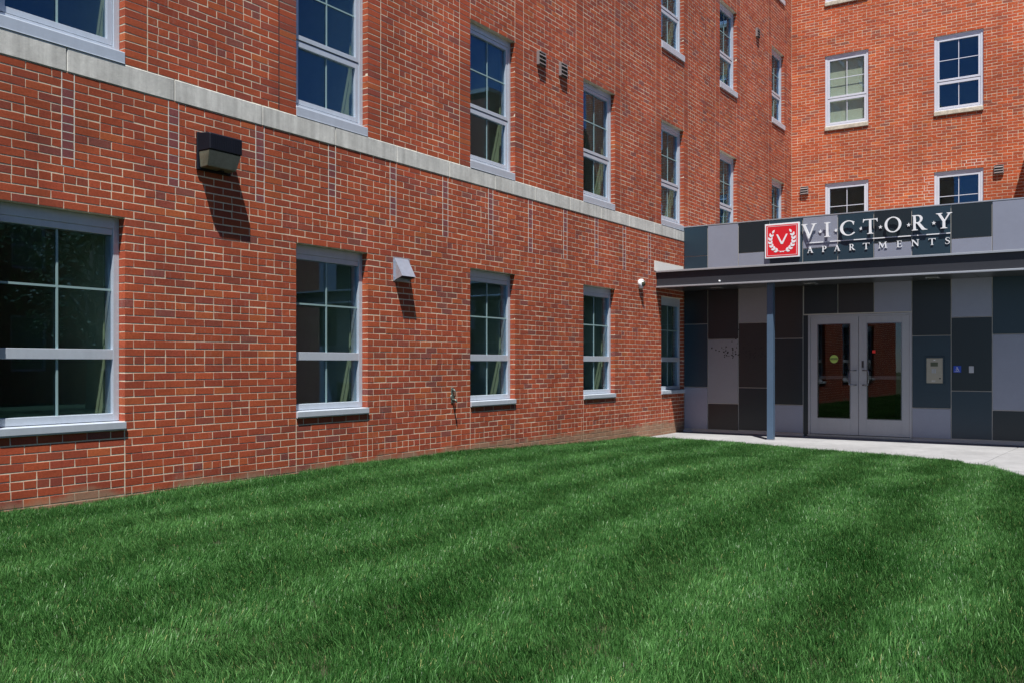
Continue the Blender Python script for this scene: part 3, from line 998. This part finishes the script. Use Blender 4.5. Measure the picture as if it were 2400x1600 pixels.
# ================================================================== SIGN
def arc(cx, cy, rx, ry, a0, a1, n=14):
    return [(cx + rx * math.cos(math.radians(a0 + (a1 - a0) * k / n)), cy + ry * math.sin(math.radians(a0 + (a1 - a0) * k / n))) for k in range(n + 1)]
def stroke(pts, hw, k=6):
    cp = bezier_catmull([(p[0], p[1], h) for p, h in zip(pts, hw)], k)
    L_, R_ = [], []
    for i in range(len(cp)):
        d = cp[min(i + 1, len(cp) - 1)][:2] - cp[max(i - 1, 0)][:2]
        d = d / (np.linalg.norm(d) + 1e-9)
        nn = np.array([-d[1], d[0]])
        L_.append(tuple(cp[i][:2] + nn * cp[i][2])); R_.append(tuple(cp[i][:2] - nn * cp[i][2]))
    return L_ + R_[::-1]
GLY = {
    'V': ([(0, 1), (.40, 1), (.40, .965), (.31, .945), (.295, .90), (.535, .25), (.755, .90), (.73, .945), (.64, .965), (.64, 1), (1.0, 1), (1.0, .965), (.91, .935), (.53, -.02), (.46, -.02), (.10, .91), (.07, .945), (0, .965)], []),
    'I': ([(0, 0), (.40, 0), (.40, .035), (.295, .07), (.28, .1), (.28, .9), (.295, .93), (.40, .965), (.40, 1), (0, 1), (0, .965), (.105, .93), (.12, .9), (.12, .1), (.105, .07), (0, .035)], []),
    'T': ([(.02, 1.0), (.03, 1.03), (.06, 1), (.92, 1), (.95, 1.03), (.96, 1.0), (.99, .78), (.95, .78), (.88, .91), (.82, .935), (.575, .935), (.575, .1), (.59, .06), (.70, .035), (.70, 0), (.28, 0), (.28, .035), (.39, .06), (.405, .1), (.405, .935), (.16, .935), (.10, .91), (.03, .78), (-.01, .78)], []),
    'Y': ([(0, 1), (.40, 1), (.40, .965), (.31, .94), (.53, .54), (.75, .93), (.66, .965), (.66, 1), (1.0, 1), (1.0, .965), (.88, .93), (.58, .46), (.58, .1), (.60, .06), (.70, .035), (.70, 0), (.28, 0), (.28, .035), (.39, .06), (.41, .1), (.41, .46), (.12, .93), (0, .965)], []),
    'A': ([(.41, 1.02), (.50, 1.02), (.86, .09), (.90, .05), (.98, .035), (.98, 0), (.56, 0), (.56, .035), (.65, .05), (.67, .08), (.585, .32), (.27, .32), (.19, .09), (.21, .05), (.30, .035), (.30, 0), (0, 0), (0, .035), (.08, .06), (.11, .1)], [[(.30, .38), (.57, .38), (.435, .77)]]),
    'P': ([(0, 0), (.38, 0), (.38, .035), (.27, .06), (.25, .1), (.25, .44), (.36, .44)] + arc(.38, .72, .28, .28, -85, 88) + [(0, 1), (0, .965), (.08, .94), (.09, .9), (.09, .1), (.08, .06), (0, .035)],
          [[(.25, .94), (.33, .94)] + arc(.34, .72, .155, .215, 80, -80) + [(.25, .50)]]),
    'R': ([(0, 0), (.38, 0), (.38, .035), (.27, .06), (.25, .1), (.25, .45), (.32, .45), (.62, .02), (.68, 0), (.96, 0), (.96, .035), (.86, .06), (.80, .1), (.50, .478)] + arc(.38, .74, .29, .26, -55, 88) + [(0, 1), (0, .965), (.08, .94), (.09, .9), (.09, .1), (.08, .06), (0, .035)],
          [[(.25, .94), (.34, .94)] + arc(.35, .73, .155, .205, 80, -80) + [(.25, .515)]]),
    'E': ([(0, 0), (.68, 0), (.72, .24), (.68, .24), (.62, .09), (.56, .06), (.25, .06), (.25, .475), (.48, .475), (.53, .45), (.55, .38), (.59, .38), (.59, .66), (.55, .66), (.53, .56), (.48, .54), (.25, .54), (.25, .94), (.52, .94), (.58, .91), (.62, .78), (.66, .78), (.65, 1), (0, 1), (0, .965), (.08, .94), (.09, .9), (.09, .1), (.08, .06), (0, .035)], []),
    'N': ([(0, 1), (.25, 1), (.79, .29), (.79, .9), (.77, .94), (.67, .965), (.67, 1), (1.0, 1), (1.0, .965), (.90, .94), (.88, .9), (.88, -.03), (.80, -.03), (.20, .78), (.20, .1), (.22, .06), (.32, .035), (.32, 0), (0, 0), (0, .035), (.09, .06), (.11, .1), (.11, .89), (.07, .945), (0, .965)], []),
    'M': ([(.03, 1), (.27, 1), (.62, .31), (.95, 1), (1.19, 1), (1.19, .965), (1.10, .94), (1.09, .9), (1.13, .1), (1.15, .06), (1.25, .035), (1.25, 0), (.85, 0), (.85, .035), (.94, .06), (.96, .1), (.925, .74), (.60, .06), (.56, .06), (.225, .74), (.20, .1), (.22, .06), (.32, .035), (.32, 0), (0, 0), (0, .035), (.09, .06), (.11, .1), (.155, .9), (.13, .945), (.03, .965)], []),
    'O': (arc(.52, .5, .52, .52, 0, 350, 40), [arc(.52, .5, .355, .455, 0, -350, 40)]),
    'C': (arc(.53, .5, .53, .52, 47, 318, 34) + [(.90, .20)] + arc(.55, .5, .365, .455, 314, 55, 30) + [(.83, .70), (.87, .70), (.89, .90)], []),
    'S': (stroke([(.60, .74), (.585, .90), (.44, .975), (.26, .96), (.14, .84), (.14, .70), (.27, .58), (.44, .49), (.57, .38), (.59, .22), (.47, .07), (.28, .02), (.10, .08), (.06, .24)],
                 [.018, .025, .030, .036, .052, .066, .078, .082, .072, .055, .040, .030, .030, .018]), []),
}
def star_poly(r=1, r2=.42):
    return [((r if k % 2 == 0 else r2) * math.sin(math.pi * k / 5), (r if k % 2 == 0 else r2) * math.cos(math.pi * k / 5)) for k in range(10)]
def flat(name, outer, holes, m, depth, parent, loc, sx=1, sz=1, bevel=0.0):
    """extruded outline with holes standing in the (x, z) plane; its back at loc"""
    cu = bpy.data.curves.new(name, 'CURVE'); cu.dimensions = '2D'; cu.fill_mode = 'BOTH'
    for ring in [outer] + holes:
        sp = cu.splines.new('POLY'); sp.points.add(len(ring) - 1)
        for p, (x, z) in zip(sp.points, ring): p.co = (x * sx, z * sz, 0, 1)
        sp.use_cyclic_u = True
    cu.extrude = depth / 2 - bevel
    if bevel: cu.bevel_depth = bevel; cu.bevel_resolution = 0; cu.offset = -bevel
    tmp = bpy.data.objects.new(name, cu)
    me = bpy.data.meshes.new_from_object(tmp)
    bpy.data.objects.remove(tmp)
    me.transform(Matrix.Translation((0, -depth / 2, 0)) @ Matrix.Rotation(HP, 4, 'X'))
    me.name = name
    o = bpy.data.objects.new(name, me); me.materials.clear(); me.materials.append(m); link(o)
    o.parent = parent; o.location = loc
    return o

sign = empty('entrance_sign', (-3.65, EY, 3.2))
tag(sign, 'white raised letters reading VICTORY APARTMENTS with stars and a thin rule above the entrance', 'sign')
SX, SZ = -3.65, 3.2
big = [('V', -4.900, .272), ('I', -4.498, .110), ('C', -4.222, .255), ('T', -3.833, .250), ('O', -3.475, .272), ('R', -3.037, .244), ('Y', -2.661, .250)]
gw = {'V': 1.0, 'I': .40, 'C': .93, 'T': 1.0, 'O': 1.04, 'R': .96, 'Y': 1.0, 'A': .98, 'P': .66, 'E': .72, 'N': 1.0, 'M': 1.25, 'S': .66}
for ch, x0, w in big:
    o_, h_ = GLY[ch]
    flat('letter', o_, h_, M['white'], .018, sign, (x0 - SX, -.040, 3.503 - SZ), w / gw[ch], .258, .0015)
    # stand-off studs
for x in (-4.573, -4.301, -3.873, -3.55, -3.093, -2.698):
    flat('star', star_poly(), [], M['white'], .010, sign, (x - SX, -.006, 3.611 - SZ), .036, .036)
o = MB().box(-4.824 - SX, -2.442 - SX, .006, .014, 3.417 - SZ, 3.433 - SZ).build('rule_line', M['white'], sign)
for ch, x0, x1 in (('A', -4.807, -4.698), ('P', -4.548, -4.466), ('A', -4.334, -4.225), ('R', -4.075, -3.968), ('T', -3.844, -3.729), ('M', -3.586, -3.439), ('E', -3.286, -3.200), ('N', -3.052, -2.926), ('T', -2.781, -2.668), ('S', -2.528, -2.452)):
    o_, h_ = GLY[ch]
    flat('letter', o_, h_, M['white'], .009, sign, (x0 - SX, -.006, 3.245 - SZ), (x1 - x0) / gw[ch], .109)

plq = MB().box(-.318, .318, .0, .048, 0, .630).build('sign_plaque', M['white'], None, bevel=.003)
plq.location = (-5.255, EY, 3.187)
tag(plq, 'square red plaque with a white laurel wreath around a V', 'sign')
MB().box(-.292, .292, .048, .0495, .026, .604).build('red_field', M['red'], plq)
bd = MB()
a_, t_ = .270, .006
cz = .315
for (x0, x1, z0, z1) in ((-a_, a_, cz + a_ - t_, cz + a_), (-a_, a_, cz - a_, cz - a_ + t_), (-a_, -a_ + t_, cz - a_ + t_, cz + a_ - t_), (a_ - t_, a_, cz - a_ + t_, cz + a_ - t_)):
    bd.box(x0, x1, .0495, .0515, z0, z1)
bd.build('inner_border', M['white'], plq)
flat('letter', [(-.105, .115), (-.075, .115), (0, -.03), (.075, .115), (.105, .115), (.018, -.065), (-.018, -.065)], [], M['white'], .003, plq, (0, -.0495, .335 - .02))
def leafpoly(x, z, ang, ln, wd):
    pts = [(0, 0), (.25, .42), (.55, .5), (.8, .3), (1, 0), (.8, -.22), (.55, -.36), (.25, -.3)]
    ca, sa = math.cos(ang), math.sin(ang)
    return [(x + (p * ln) * ca - (q * wd) * sa, z + (p * ln) * sa + (q * wd) * ca) for p, q in pts]
for sgn in (-1, 1):
    for k in range(7):
        th = math.radians(248 - k * 17.5)                  # round the left side, from the bottom up
        R1 = .195 + .004 * k
        x = R1 * math.cos(th); z = .315 + R1 * 1.02 * math.sin(th)
        tang = th - HP
        for off in ((.55,) if k < 6 else (.1,)):
            for side in ((1, -1) if k < 6 else (1,)):
                aa = tang + side * off
                p = leafpoly(x, z, aa, .078 if side > 0 else .070, .045)
                if sgn > 0: p = [(-q[0], q[1]) for q in p][::-1]
                flat('leaf', p, [], M['white'], .003, plq, (0, -.0495 if side > 0 else -.0499, 0))
    st_ = [(.195 * math.cos(math.radians(t)), .315 + .20 * math.sin(math.radians(t))) for t in range(150, 275, 12)]
    st_ = st_ + [(.035, .105)]
    p = stroke(st_, [.004] * (len(st_) - 2) + [.006, .008], 2)
    if sgn > 0: p = [(-q[0], q[1]) for q in p][::-1]
    flat('stem', p, [], M['white'], .002 + (.0005 if sgn > 0 else 0), plq, (0, -.0496, 0))

# ================================================================== THINGS ON THE WALLS
# wall lamp
lamp = empty('wall_lamp', (LX, 5.75, 3.05), HP)
tag(lamp, 'black box lamp with milky lens on the brick wall', 'lamp')
a, b = -.192, .182
MB().box(a - .006, b + .006, .001, .028, .0, .352).build('back_plate', M['lampbody'], lamp, bevel=.006)
hd = MB()
prof = [(.029, .345), (.185, .328), (.195, .318), (.195, .175), (.150, .172), (.029, .172)]
hd.prism_u(prof, a, b)
hd.build('hood', M['lampbody'], lamp, bevel=.006)
rb = MB()
for k in range(17):
    u = a + .030 + k * .0205
    rb.box(u, u + .007, .195, .1985, .180, .316)
rb.build('hood_rib', M['lampbody'], lamp)
ln_ = MB()
ln_.add([(a + .004, -.03, .171), (b - .004, -.03, .171), (b - .004, -.186, .171), (a + .004, -.186, .171), (a + .018, -.03, .020), (b - .018, -.03, .020), (b - .022, -.135, .030), (a + .022, -.135, .030)],
        [(0, 1, 2, 3), (7, 6, 5, 4), (0, 4, 5, 1), (1, 5, 6, 2), (2, 6, 7, 3), (3, 7, 4, 0)])
ln_.build('lens', M['lamp_lens'], lamp, bevel=.006)
MB().box(.02, .05, .03, .10, .008, .0195).build('latch', M['lampbody'], lamp, bevel=.003)
for u in (a + .04, b - .04):
    MB().tube([(u, -.10, .345), (u, -.10, .352)], .006, 8).build('screw', M['lampbody'], lamp)

# metal hood vent
hv = empty('vent_hood', (LX, 8.327, 2.225), HP)
tag(hv, 'sloping bare metal exhaust hood on the brick wall between two ground floor windows', 'vent')
MB().box(0, .301, .001, .006, 0, .285).build('flange', M['galv'], hv, bevel=.001)
sh = MB()
u0_, u1_ = .022, .268
sh.add([(u0_, -.006, .275), (u1_, -.006, .275), (u1_, -.125, .058), (u0_, -.125, .058), (u0_, -.006, .012), (u1_, -.006, .012)], [(0, 1, 2, 3), (0, 3, 4), (1, 5, 2)])
o = sh.build('cover', M['galv'], hv)
so = o.modifiers.new('thickness', 'SOLIDIFY'); so.thickness = .0015
MB().box(u0_ + .004, u1_ - .004, .007, .118, .040, .046).build('damper_flap', M['black'], hv)
for zz in (.05, .23):
    MB().tube([(.011, -.006, zz), (.011, -.010, zz)], .006, 8).build('screw', M['galv'], hv)

def louvre(loc, rz, lab):
    e_ = empty('louvre_vent', loc, rz)
    tag(e_, lab, 'vent', 'small louvred wall vents')
    f = MB()
    f.box(0, .014, .001, .045, 0, .2); f.box(.186, .2, .001, .045, 0, .2); f.box(.014, .186, .001, .045, .188, .2)
    f.box(.014, .186, .001, .012, 0, .188)
    f.build('frame', M['louvre'], e_, bevel=.001)
    for k in range(3):
        z = .012 + k * .060
        MB().prism_u([(.012, z + .050), (.012, z + .054), (.060, z + .014), (.060, z + .002), (.056, z + .002)], .0145, .1855).build('blade', M['louvre'], e_)
    return e_
louvre((LX, 11.515, 5.63), HP, 'left one of the pair of louvred vents beside the upper window')
louvre((LX, 12.150, 5.63), HP, 'right one of the pair of louvred vents beside the upper window')
louvre((LX, 21.135, 8.87), HP, 'single louvred vent high on the long wall near the corner')
louvre((-6.970, RY, 5.570), 0, 'louvred vent low on the end wall just right of the corner')
louvre((-2.540, RY, 5.605), 0, 'louvred vent on the end wall right of the right-hand window')

# camera
cm = empty('security_camera', (LX, 14.975, 2.665), HP)
tag(cm, 'small white dome security camera on the brick wall just left of the canopy', 'camera')
MB().tube([(0, 0, 0), (0, -.045, 0), (0, -.058, -.002), (0, -.062, -.002)], [.085, .085, .074, .05], 24).build('housing', M['white'], cm, smooth=True)
MB().tube([(0, -.060, -.003), (0, -.080, -.004), (0, -.096, -.006), (0, -.102, -.007)], [.052, .047, .028, .008], 20).build('dome', mat('smoked_dome', (.05, .055, .035), .12), cm, smooth=True)

# garden tap
tp = empty('garden_tap', (LX, 9.475, .85), HP)
tag(tp, 'small brass-green garden tap on the brick wall low beside a ground floor window', 'tap')
MB().tube([(0, -.001, -.02), (0, -.012, -.02)], [.04, .036], 14).build('wall_plate', M['tapmetal'], tp)
MB().box(-.03, .03, .001, .010, -.09, .10).build('cover_plate', M['tapmetal'], tp, bevel=.006)
MB().tube([(0, -.01, -.055), (0, -.050, -.055), (0, -.066, -.062), (0, -.070, -.090)], [.014, .014, .015, .013], 10).build('spout', M['tapmetal'], tp, smooth=True)
MB().tube([(0, -.01, .07), (0, -.040, .072), (0, -.048, .055), (0, -.048, .0), (0, -.04, -.03)], [.012, .012, .010, .008, .008], 8).build('handle', M['tapmetal'], tp, smooth=True)

# intercom, accessible-door plate and button, on the cladding right of the door
ic = empty('intercom', (-2.688, EY, .912))
tag(ic, 'steel intercom panel with a small screen in a dark frame right of the doors', 'intercom')
f = MB()
w_, h_ = .152, .466
f.box(-w_, -w_ + .022, .0005, .014, 0, h_); f.box(w_ - .022, w_, .0005, .014, 0, h_); f.box(-w_ + .022, w_ - .022, .0005, .014, 0, .016); f.box(-w_ + .022, w_ - .022, .0005, .014, h_ - .022, h_)
f.build('frame', M['panel_teal'], ic, bevel=.002)
MB().box(-.127, .127, .0005, .008, .018, .438).build('face_plate', M['steel'], ic, bevel=.002)
MB().box(-.062, .052, .008, .0095, .300, .368).build('screen', mat('lcd', (.07, .08, .045), .25), ic)
kp = MB()
for r in range(4):
    for c in range(3):
        kp.box(-.042 + c * .024, -.026 + c * .024, .008, .0105, .190 + r * .018, .202 + r * .018)
kp.build('keypad', M['galv'], ic)
disc(.084, .098, .013, .008, .0105, 16).build('lock', M['black'], ic)
sp_ = MB()
for r in range(3):
    for c in range(5):
        sp_.box(-.045 + c * .012, -.038 + c * .012, .008, .0090, .045 + r * .010, .050 + r * .010)
sp_.build('lettering', M['white'], ic)
MB().box(-.016, .012, .008, .0092, .398, .412).build('lens', M['white'], ic)

ad = MB().box(-.058, .058, .0005, .006, 0, .108).build('accessible_sign', M['blue'], None, bevel=.001)
ad.location = (-2.340, EY, 1.113)
tag(ad, 'small blue wheelchair access sign right of the intercom', 'sign')
W2 = MB()
hx, hz = -.004, .086
W2.prism_o([(hx + .0075 * math.cos(2 * math.pi * k / 12), hz + .0075 * math.sin(2 * math.pi * k / 12)) for k in range(12)], .006, .0072)
def bar(x0, z0, x1, z1, t, o0):
    d = Vector((x1 - x0, z1 - z0)).normalized(); nx, nz = -d.y * t, d.x * t
    W2.prism_o([(x0 + nx, z0 + nz), (x1 + nx, z1 + nz), (x1 - nx, z1 - nz), (x0 - nx, z0 - nz)], .006, o0)
bar(-.004, .078, -.002, .054, .0035, .0073); bar(-.002, .068, .013, .066, .0022, .0074); bar(-.003, .055, .014, .053, .003, .0075); bar(.013, .054, .021, .036, .003, .0076); bar(.020, .036, .028, .039, .0022, .0077)
for k in range(9):
    t0, t1 = math.radians(120 + k * 24), math.radians(120 + (k + 1) * 24)
    bar(.0 + .019 * math.cos(t0), .047 + .019 * math.sin(t0), .0 + .019 * math.cos(t1), .047 + .019 * math.sin(t1), .002, .0070 + .00005 * k)
W2.build('wheelchair_symbol', M['white'], ad)
tl_ = MB()
for c in range(10): tl_.box(-.040 + c * .008, -.035 + c * .008, .006, .0068, .014, .020)
tl_.build('lettering', M['white'], ad)
bt = MB().box(-.037, .037, .0005, .016, 0, .112).build('door_button', mat('button_grey', (.42, .44, .48), .4, .3), None, bevel=.003)
bt.location = (-2.128, EY, 1.106)
tag(bt, 'plain silver push button plate right of the blue access sign', 'button')

# ================================================================== WHAT THE GLASS REFLECTS (beyond the frame)
lb_ = empty('corner_block', (-1.37, 19, 0))
tag(lb_, 'lower brick block beside the end wall, only its shadow shows at the right edge', 'building')
mb = MB(); mb.box(0, 14, -6.9, 0, 0, 8.05); mb.build('wall', M['farbrick'], lb_)
mb = MB(); mb.box(-.004, 14.1, -6.9, .05, 8.055, 8.15); mb.build('coping', M['stone'], lb_)
ob = empty('opposite_building', (15, 6, 0))
tag(ob, 'brick building across the lawn, seen mirrored in the window glass', 'building')
ow = MB(); oh = []
for k in range(10):
    for z in (1.0, 4.3):
        oh.append((-14 + k * 3.0, -12.8 + k * 3.0, z, z + 1.8))
slab_with_holes(ow, -15, 18, -.3, 7.2, -.3, 0, oh, 0)
q = ow.build('wall', M['farbrick'], ob, rz=-HP)
mb = MB(); mb.box(-15, 18, -10, -.35, -.3, 7.0); mb.build('core', M['room'], ob, rz=-HP)
mb = MB(); mb.box(-15.1, 18.1, -10, .06, 7.205, 7.4); mb.build('coping', M['stone'], ob, rz=-HP)
for a0, a1, z0, z1 in oh:
    f = MB(); f.box(a0, a0 + .07, -.14, -.06, z0, z1); f.box(a1 - .07, a1, -.14, -.06, z0, z1); f.box(a0 + .07, a1 - .07, -.14, -.06, z0, z0 + .07); f.box(a0 + .07, a1 - .07, -.14, -.06, z1 - .07, z1); f.box(a0 + .07, a1 - .07, -.13, -.07, z0 + .7, z0 + .78)
    wnd = f.build('window', M['alu_light'], ob, rz=-HP)
    MB().box(a0 + .07, a1 - .07, -.12, -.11, z0 + .07, z1 - .07).build('pane', M['glass'], wnd)

def tree(x, y, h, seed, lab):
    r_ = random.Random(seed)
    root = empty('shade_tree', (x, y, 0)); tag(root, lab, 'tree', 'trees across the lawn')
    tk = MB(); tk.tube([(0, 0, -.1), (.05, .02, h * .2), (.1, -.05, h * .45), (.0, .1, h * .8)], [.22, .17, .12, .04], 10)
    tips = []
    for k in range(11):
        z = h * (.26 + .05 * k); a = r_.uniform(0, 6.28); l = h * .30 * (1 - .4 * k / 11)
        p = [(.06, 0, z), (.06 + math.cos(a) * l * .5, math.sin(a) * l * .5, z + l * .35), (.06 + math.cos(a) * l, math.sin(a) * l, z + l * .6)]
        tk.tube(p, [.06, .04, .015], 6); tips.append(p)
    tk.build('trunk', M['bark'], root, smooth=True)
    vs, fs, sh_ = [], [], []
    cl_ = []
    for k in range(60):
        a = r_.uniform(0, 6.28); zz = r_.uniform(.25, 1.0); rad = h * .34 * math.sin(math.pi * min(max((zz - .12) / .95, .05), 1)) ** .6
        rr_ = rad * math.sqrt(r_.random())
        cl_.append((rr_ * math.cos(a), rr_ * math.sin(a), h * zz, r_.uniform(.35, .8), r_.uniform(-.3, .3)))
    for (cx, cy, cz_, cr_, shv) in cl_:
        for k in range(150):
            v = Vector((r_.gauss(0, 1), r_.gauss(0, 1), r_.gauss(0, .8))).normalized() * cr_ * r_.uniform(.5, 1.05)
            c0 = Vector((cx, cy, cz_)) + v
            n1 = Vector((r_.gauss(0, 1), r_.gauss(0, 1), r_.gauss(0, 1))).normalized(); n2 = n1.orthogonal().normalized(); s1 = r_.uniform(.05, .09)
            i0 = len(vs)
            vs += [c0 - n1 * s1, c0 + n2 * s1 * .5, c0 + n1 * s1, c0 - n2 * s1 * .5]; fs.append((i0, i0 + 1, i0 + 2, i0 + 3)); sh_ += [shv] * 4
    me = bpy.data.meshes.new('crown'); me.from_pydata([tuple(v) for v in vs], [], fs); me.materials.append(M['leaf'])
    at = me.attributes.new('shade', 'FLOAT', 'POINT'); at.data.foreach_set('value', np.array(sh_, np.float32))
    o = bpy.data.objects.new('crown', me); link(o); o.parent = root
for i, (x, y, h, lab) in enumerate([(10.5, 3.2, 8.5, 'leafy tree across the lawn nearest the viewer, seen only mirrored in the glass'),
                                     (11.5, 9.5, 10.5, 'tallest leafy tree across the lawn, its top mirrored in an upper window'),
                                     (10.0, 15.5, 7.5, 'small leafy tree across the lawn beside the low brick block')]):
    tree(x, y, h, 40 + i, lab)

# ================================================================== GRASS
def tuft(seed, n=62, R=.055):
    r_ = random.Random(seed)
    vs, fs, sh_ = [], [], []
    for k in range(n):
        a = r_.uniform(0, 6.28); q = R * math.sqrt(r_.random())
        bx, by = q * math.cos(a), q * math.sin(a)
        h = r_.uniform(.024, .047) if r_.random() > .04 else r_.uniform(.048, .068)
        w = r_.uniform(.0007, .0014)
        ha = r_.uniform(0, 6.28); lean = r_.uniform(.03, .42) * h
        dx, dy = math.cos(ha), math.sin(ha)
        fa = r_.uniform(0, 6.28)
        wx, wy = math.cos(fa) * w, math.sin(fa) * w
        i0 = len(vs)
        for t, ww in ((0, 1.0), (.5, .95), (.85, .6)):
            l = lean * t * t
            cx, cy, cz_ = bx + dx * l, by + dy * l, h * t * (1 - .15 * t)
            vs += [(cx - wx * ww, cy - wy * ww, cz_), (cx + wx * ww, cy + wy * ww, cz_)]
        l = lean
        vs.append((bx + dx * l, by + dy * l, h * .85))
        fs += [(i0, i0 + 1, i0 + 3, i0 + 2), (i0 + 2, i0 + 3, i0 + 5, i0 + 4), (i0 + 4, i0 + 5, i0 + 6)]
        sh_ += [r_.uniform(-.42, .50) if r_.random() > .02 else 1.15] * 7
    me = bpy.data.meshes.new('tuft'); me.from_pydata(vs, [], fs); me.materials.append(M['blade'])
    at = me.attributes.new('shade', 'FLOAT', 'POINT'); at.data.foreach_set('value', np.array(sh_, np.float32))
    return bpy.data.objects.new('tuft', me)
tc = bpy.data.collections.new('tufts')             # not linked to the scene: only a source for the instances
for s0 in range(8):
    tc.objects.link(tuft(100 + s0))

gr = bpy.data.objects.new('grass', lawn_mesh('grass')); link(gr)
gr['kind'] = 'stuff'; gr['label'] = 'thick mown green grass of the lawn in front of the building'; gr['category'] = 'grass'
ng = bpy.data.node_groups.new('grass', 'GeometryNodeTree')
ng.interface.new_socket('Geometry', in_out='INPUT', socket_type='NodeSocketGeometry')
ng.interface.new_socket('Geometry', in_out='OUTPUT', socket_type='NodeSocketGeometry')
N, L = ng.nodes.new, ng.links.new
gi, go = N('NodeGroupInput'), N('NodeGroupOutput')
dp = N('GeometryNodeDistributePointsOnFaces'); dp.inputs['Density'].default_value = 620
L(gi.outputs[0], dp.inputs['Mesh'])
ci = N('GeometryNodeCollectionInfo'); ci.inputs['Collection'].default_value = tc
ci.inputs['Separate Children'].default_value = True; ci.inputs['Reset Children'].default_value = True
ip = N('GeometryNodeInstanceOnPoints')
L(dp.outputs['Points'], ip.inputs['Points']); L(ci.outputs[0], ip.inputs['Instance']); ip.inputs['Pick Instance'].default_value = True
# mown stripes along the long wall: the mower leaves the blades leaning one way, then the other
pos = N('GeometryNodeInputPosition')
sx = N('ShaderNodeSeparateXYZ'); L(pos.outputs[0], sx.inputs[0])
nz = N('ShaderNodeTexNoise'); nz.inputs['Scale'].default_value = .45; nz.inputs['Detail'].default_value = 2; L(pos.outputs[0], nz.inputs['Vector'])
def mathn(op, a, b=None, c=None):
    n = N('ShaderNodeMath'); n.operation = op
    for i, v in enumerate((a, b, c)):
        if v is None: continue
        if isinstance(v, (int, float)): n.inputs[i].default_value = v
        else: L(v, n.inputs[i])
    return n.outputs[0]
xw = mathn('ADD', mathn('MULTIPLY_ADD', sx.outputs[1], .08, sx.outputs[0]), mathn('MULTIPLY', nz.outputs[0], 1.3))
wave = mathn('SINE', mathn('MULTIPLY', xw, 2 * math.pi / .90))
nz2 = N('ShaderNodeTexNoise'); nz2.inputs['Scale'].default_value = 1.4; nz2.inputs['Detail'].default_value = 3; L(pos.outputs[0], nz2.inputs['Vector'])
amp = mathn('MULTIPLY_ADD', nz2.outputs[0], 1.6, -.25)
leanx = mathn('MULTIPLY', mathn('MULTIPLY', wave, amp), -.56)           # tilt about X: blades bow away from or toward the viewer
rv = N('FunctionNodeRandomValue'); rv.data_type = 'FLOAT_VECTOR'
rv.inputs[0].default_value = (-.24, -.24, 0); rv.inputs[1].default_value = (.24, .24, 6.283)
tilt = N('ShaderNodeCombineXYZ'); L(leanx, tilt.inputs[0])
e2r = N('FunctionNodeEulerToRotation'); L(rv.outputs[0], e2r.inputs[0])
t2r = N('FunctionNodeEulerToRotation'); L(tilt.outputs[0], t2r.inputs[0])
rr_n = N('FunctionNodeRotateRotation'); rr_n.rotation_space = 'GLOBAL'
L(e2r.outputs[0], rr_n.inputs[0]); L(t2r.outputs[0], rr_n.inputs[1])
L(rr_n.outputs[0], ip.inputs['Rotation'])
rs_ = N('FunctionNodeRandomValue'); rs_.data_type = 'FLOAT'; rs_.inputs[2].default_value = .8; rs_.inputs[3].default_value = 1.25; rs_.inputs['Seed'].default_value = 3
nz3 = N('ShaderNodeTexNoise'); nz3.inputs['Scale'].default_value = 2.2; nz3.inputs['Detail'].default_value = 3; L(pos.outputs[0], nz3.inputs['Vector'])
scl = mathn('MULTIPLY', rs_.outputs[1], mathn('MULTIPLY_ADD', nz3.outputs[0], .7, .68))
L(scl, ip.inputs['Scale'])
L(ip.outputs[0], go.inputs[0])
md = gr.modifiers.new('grass', 'NODES'); md.node_group = ng
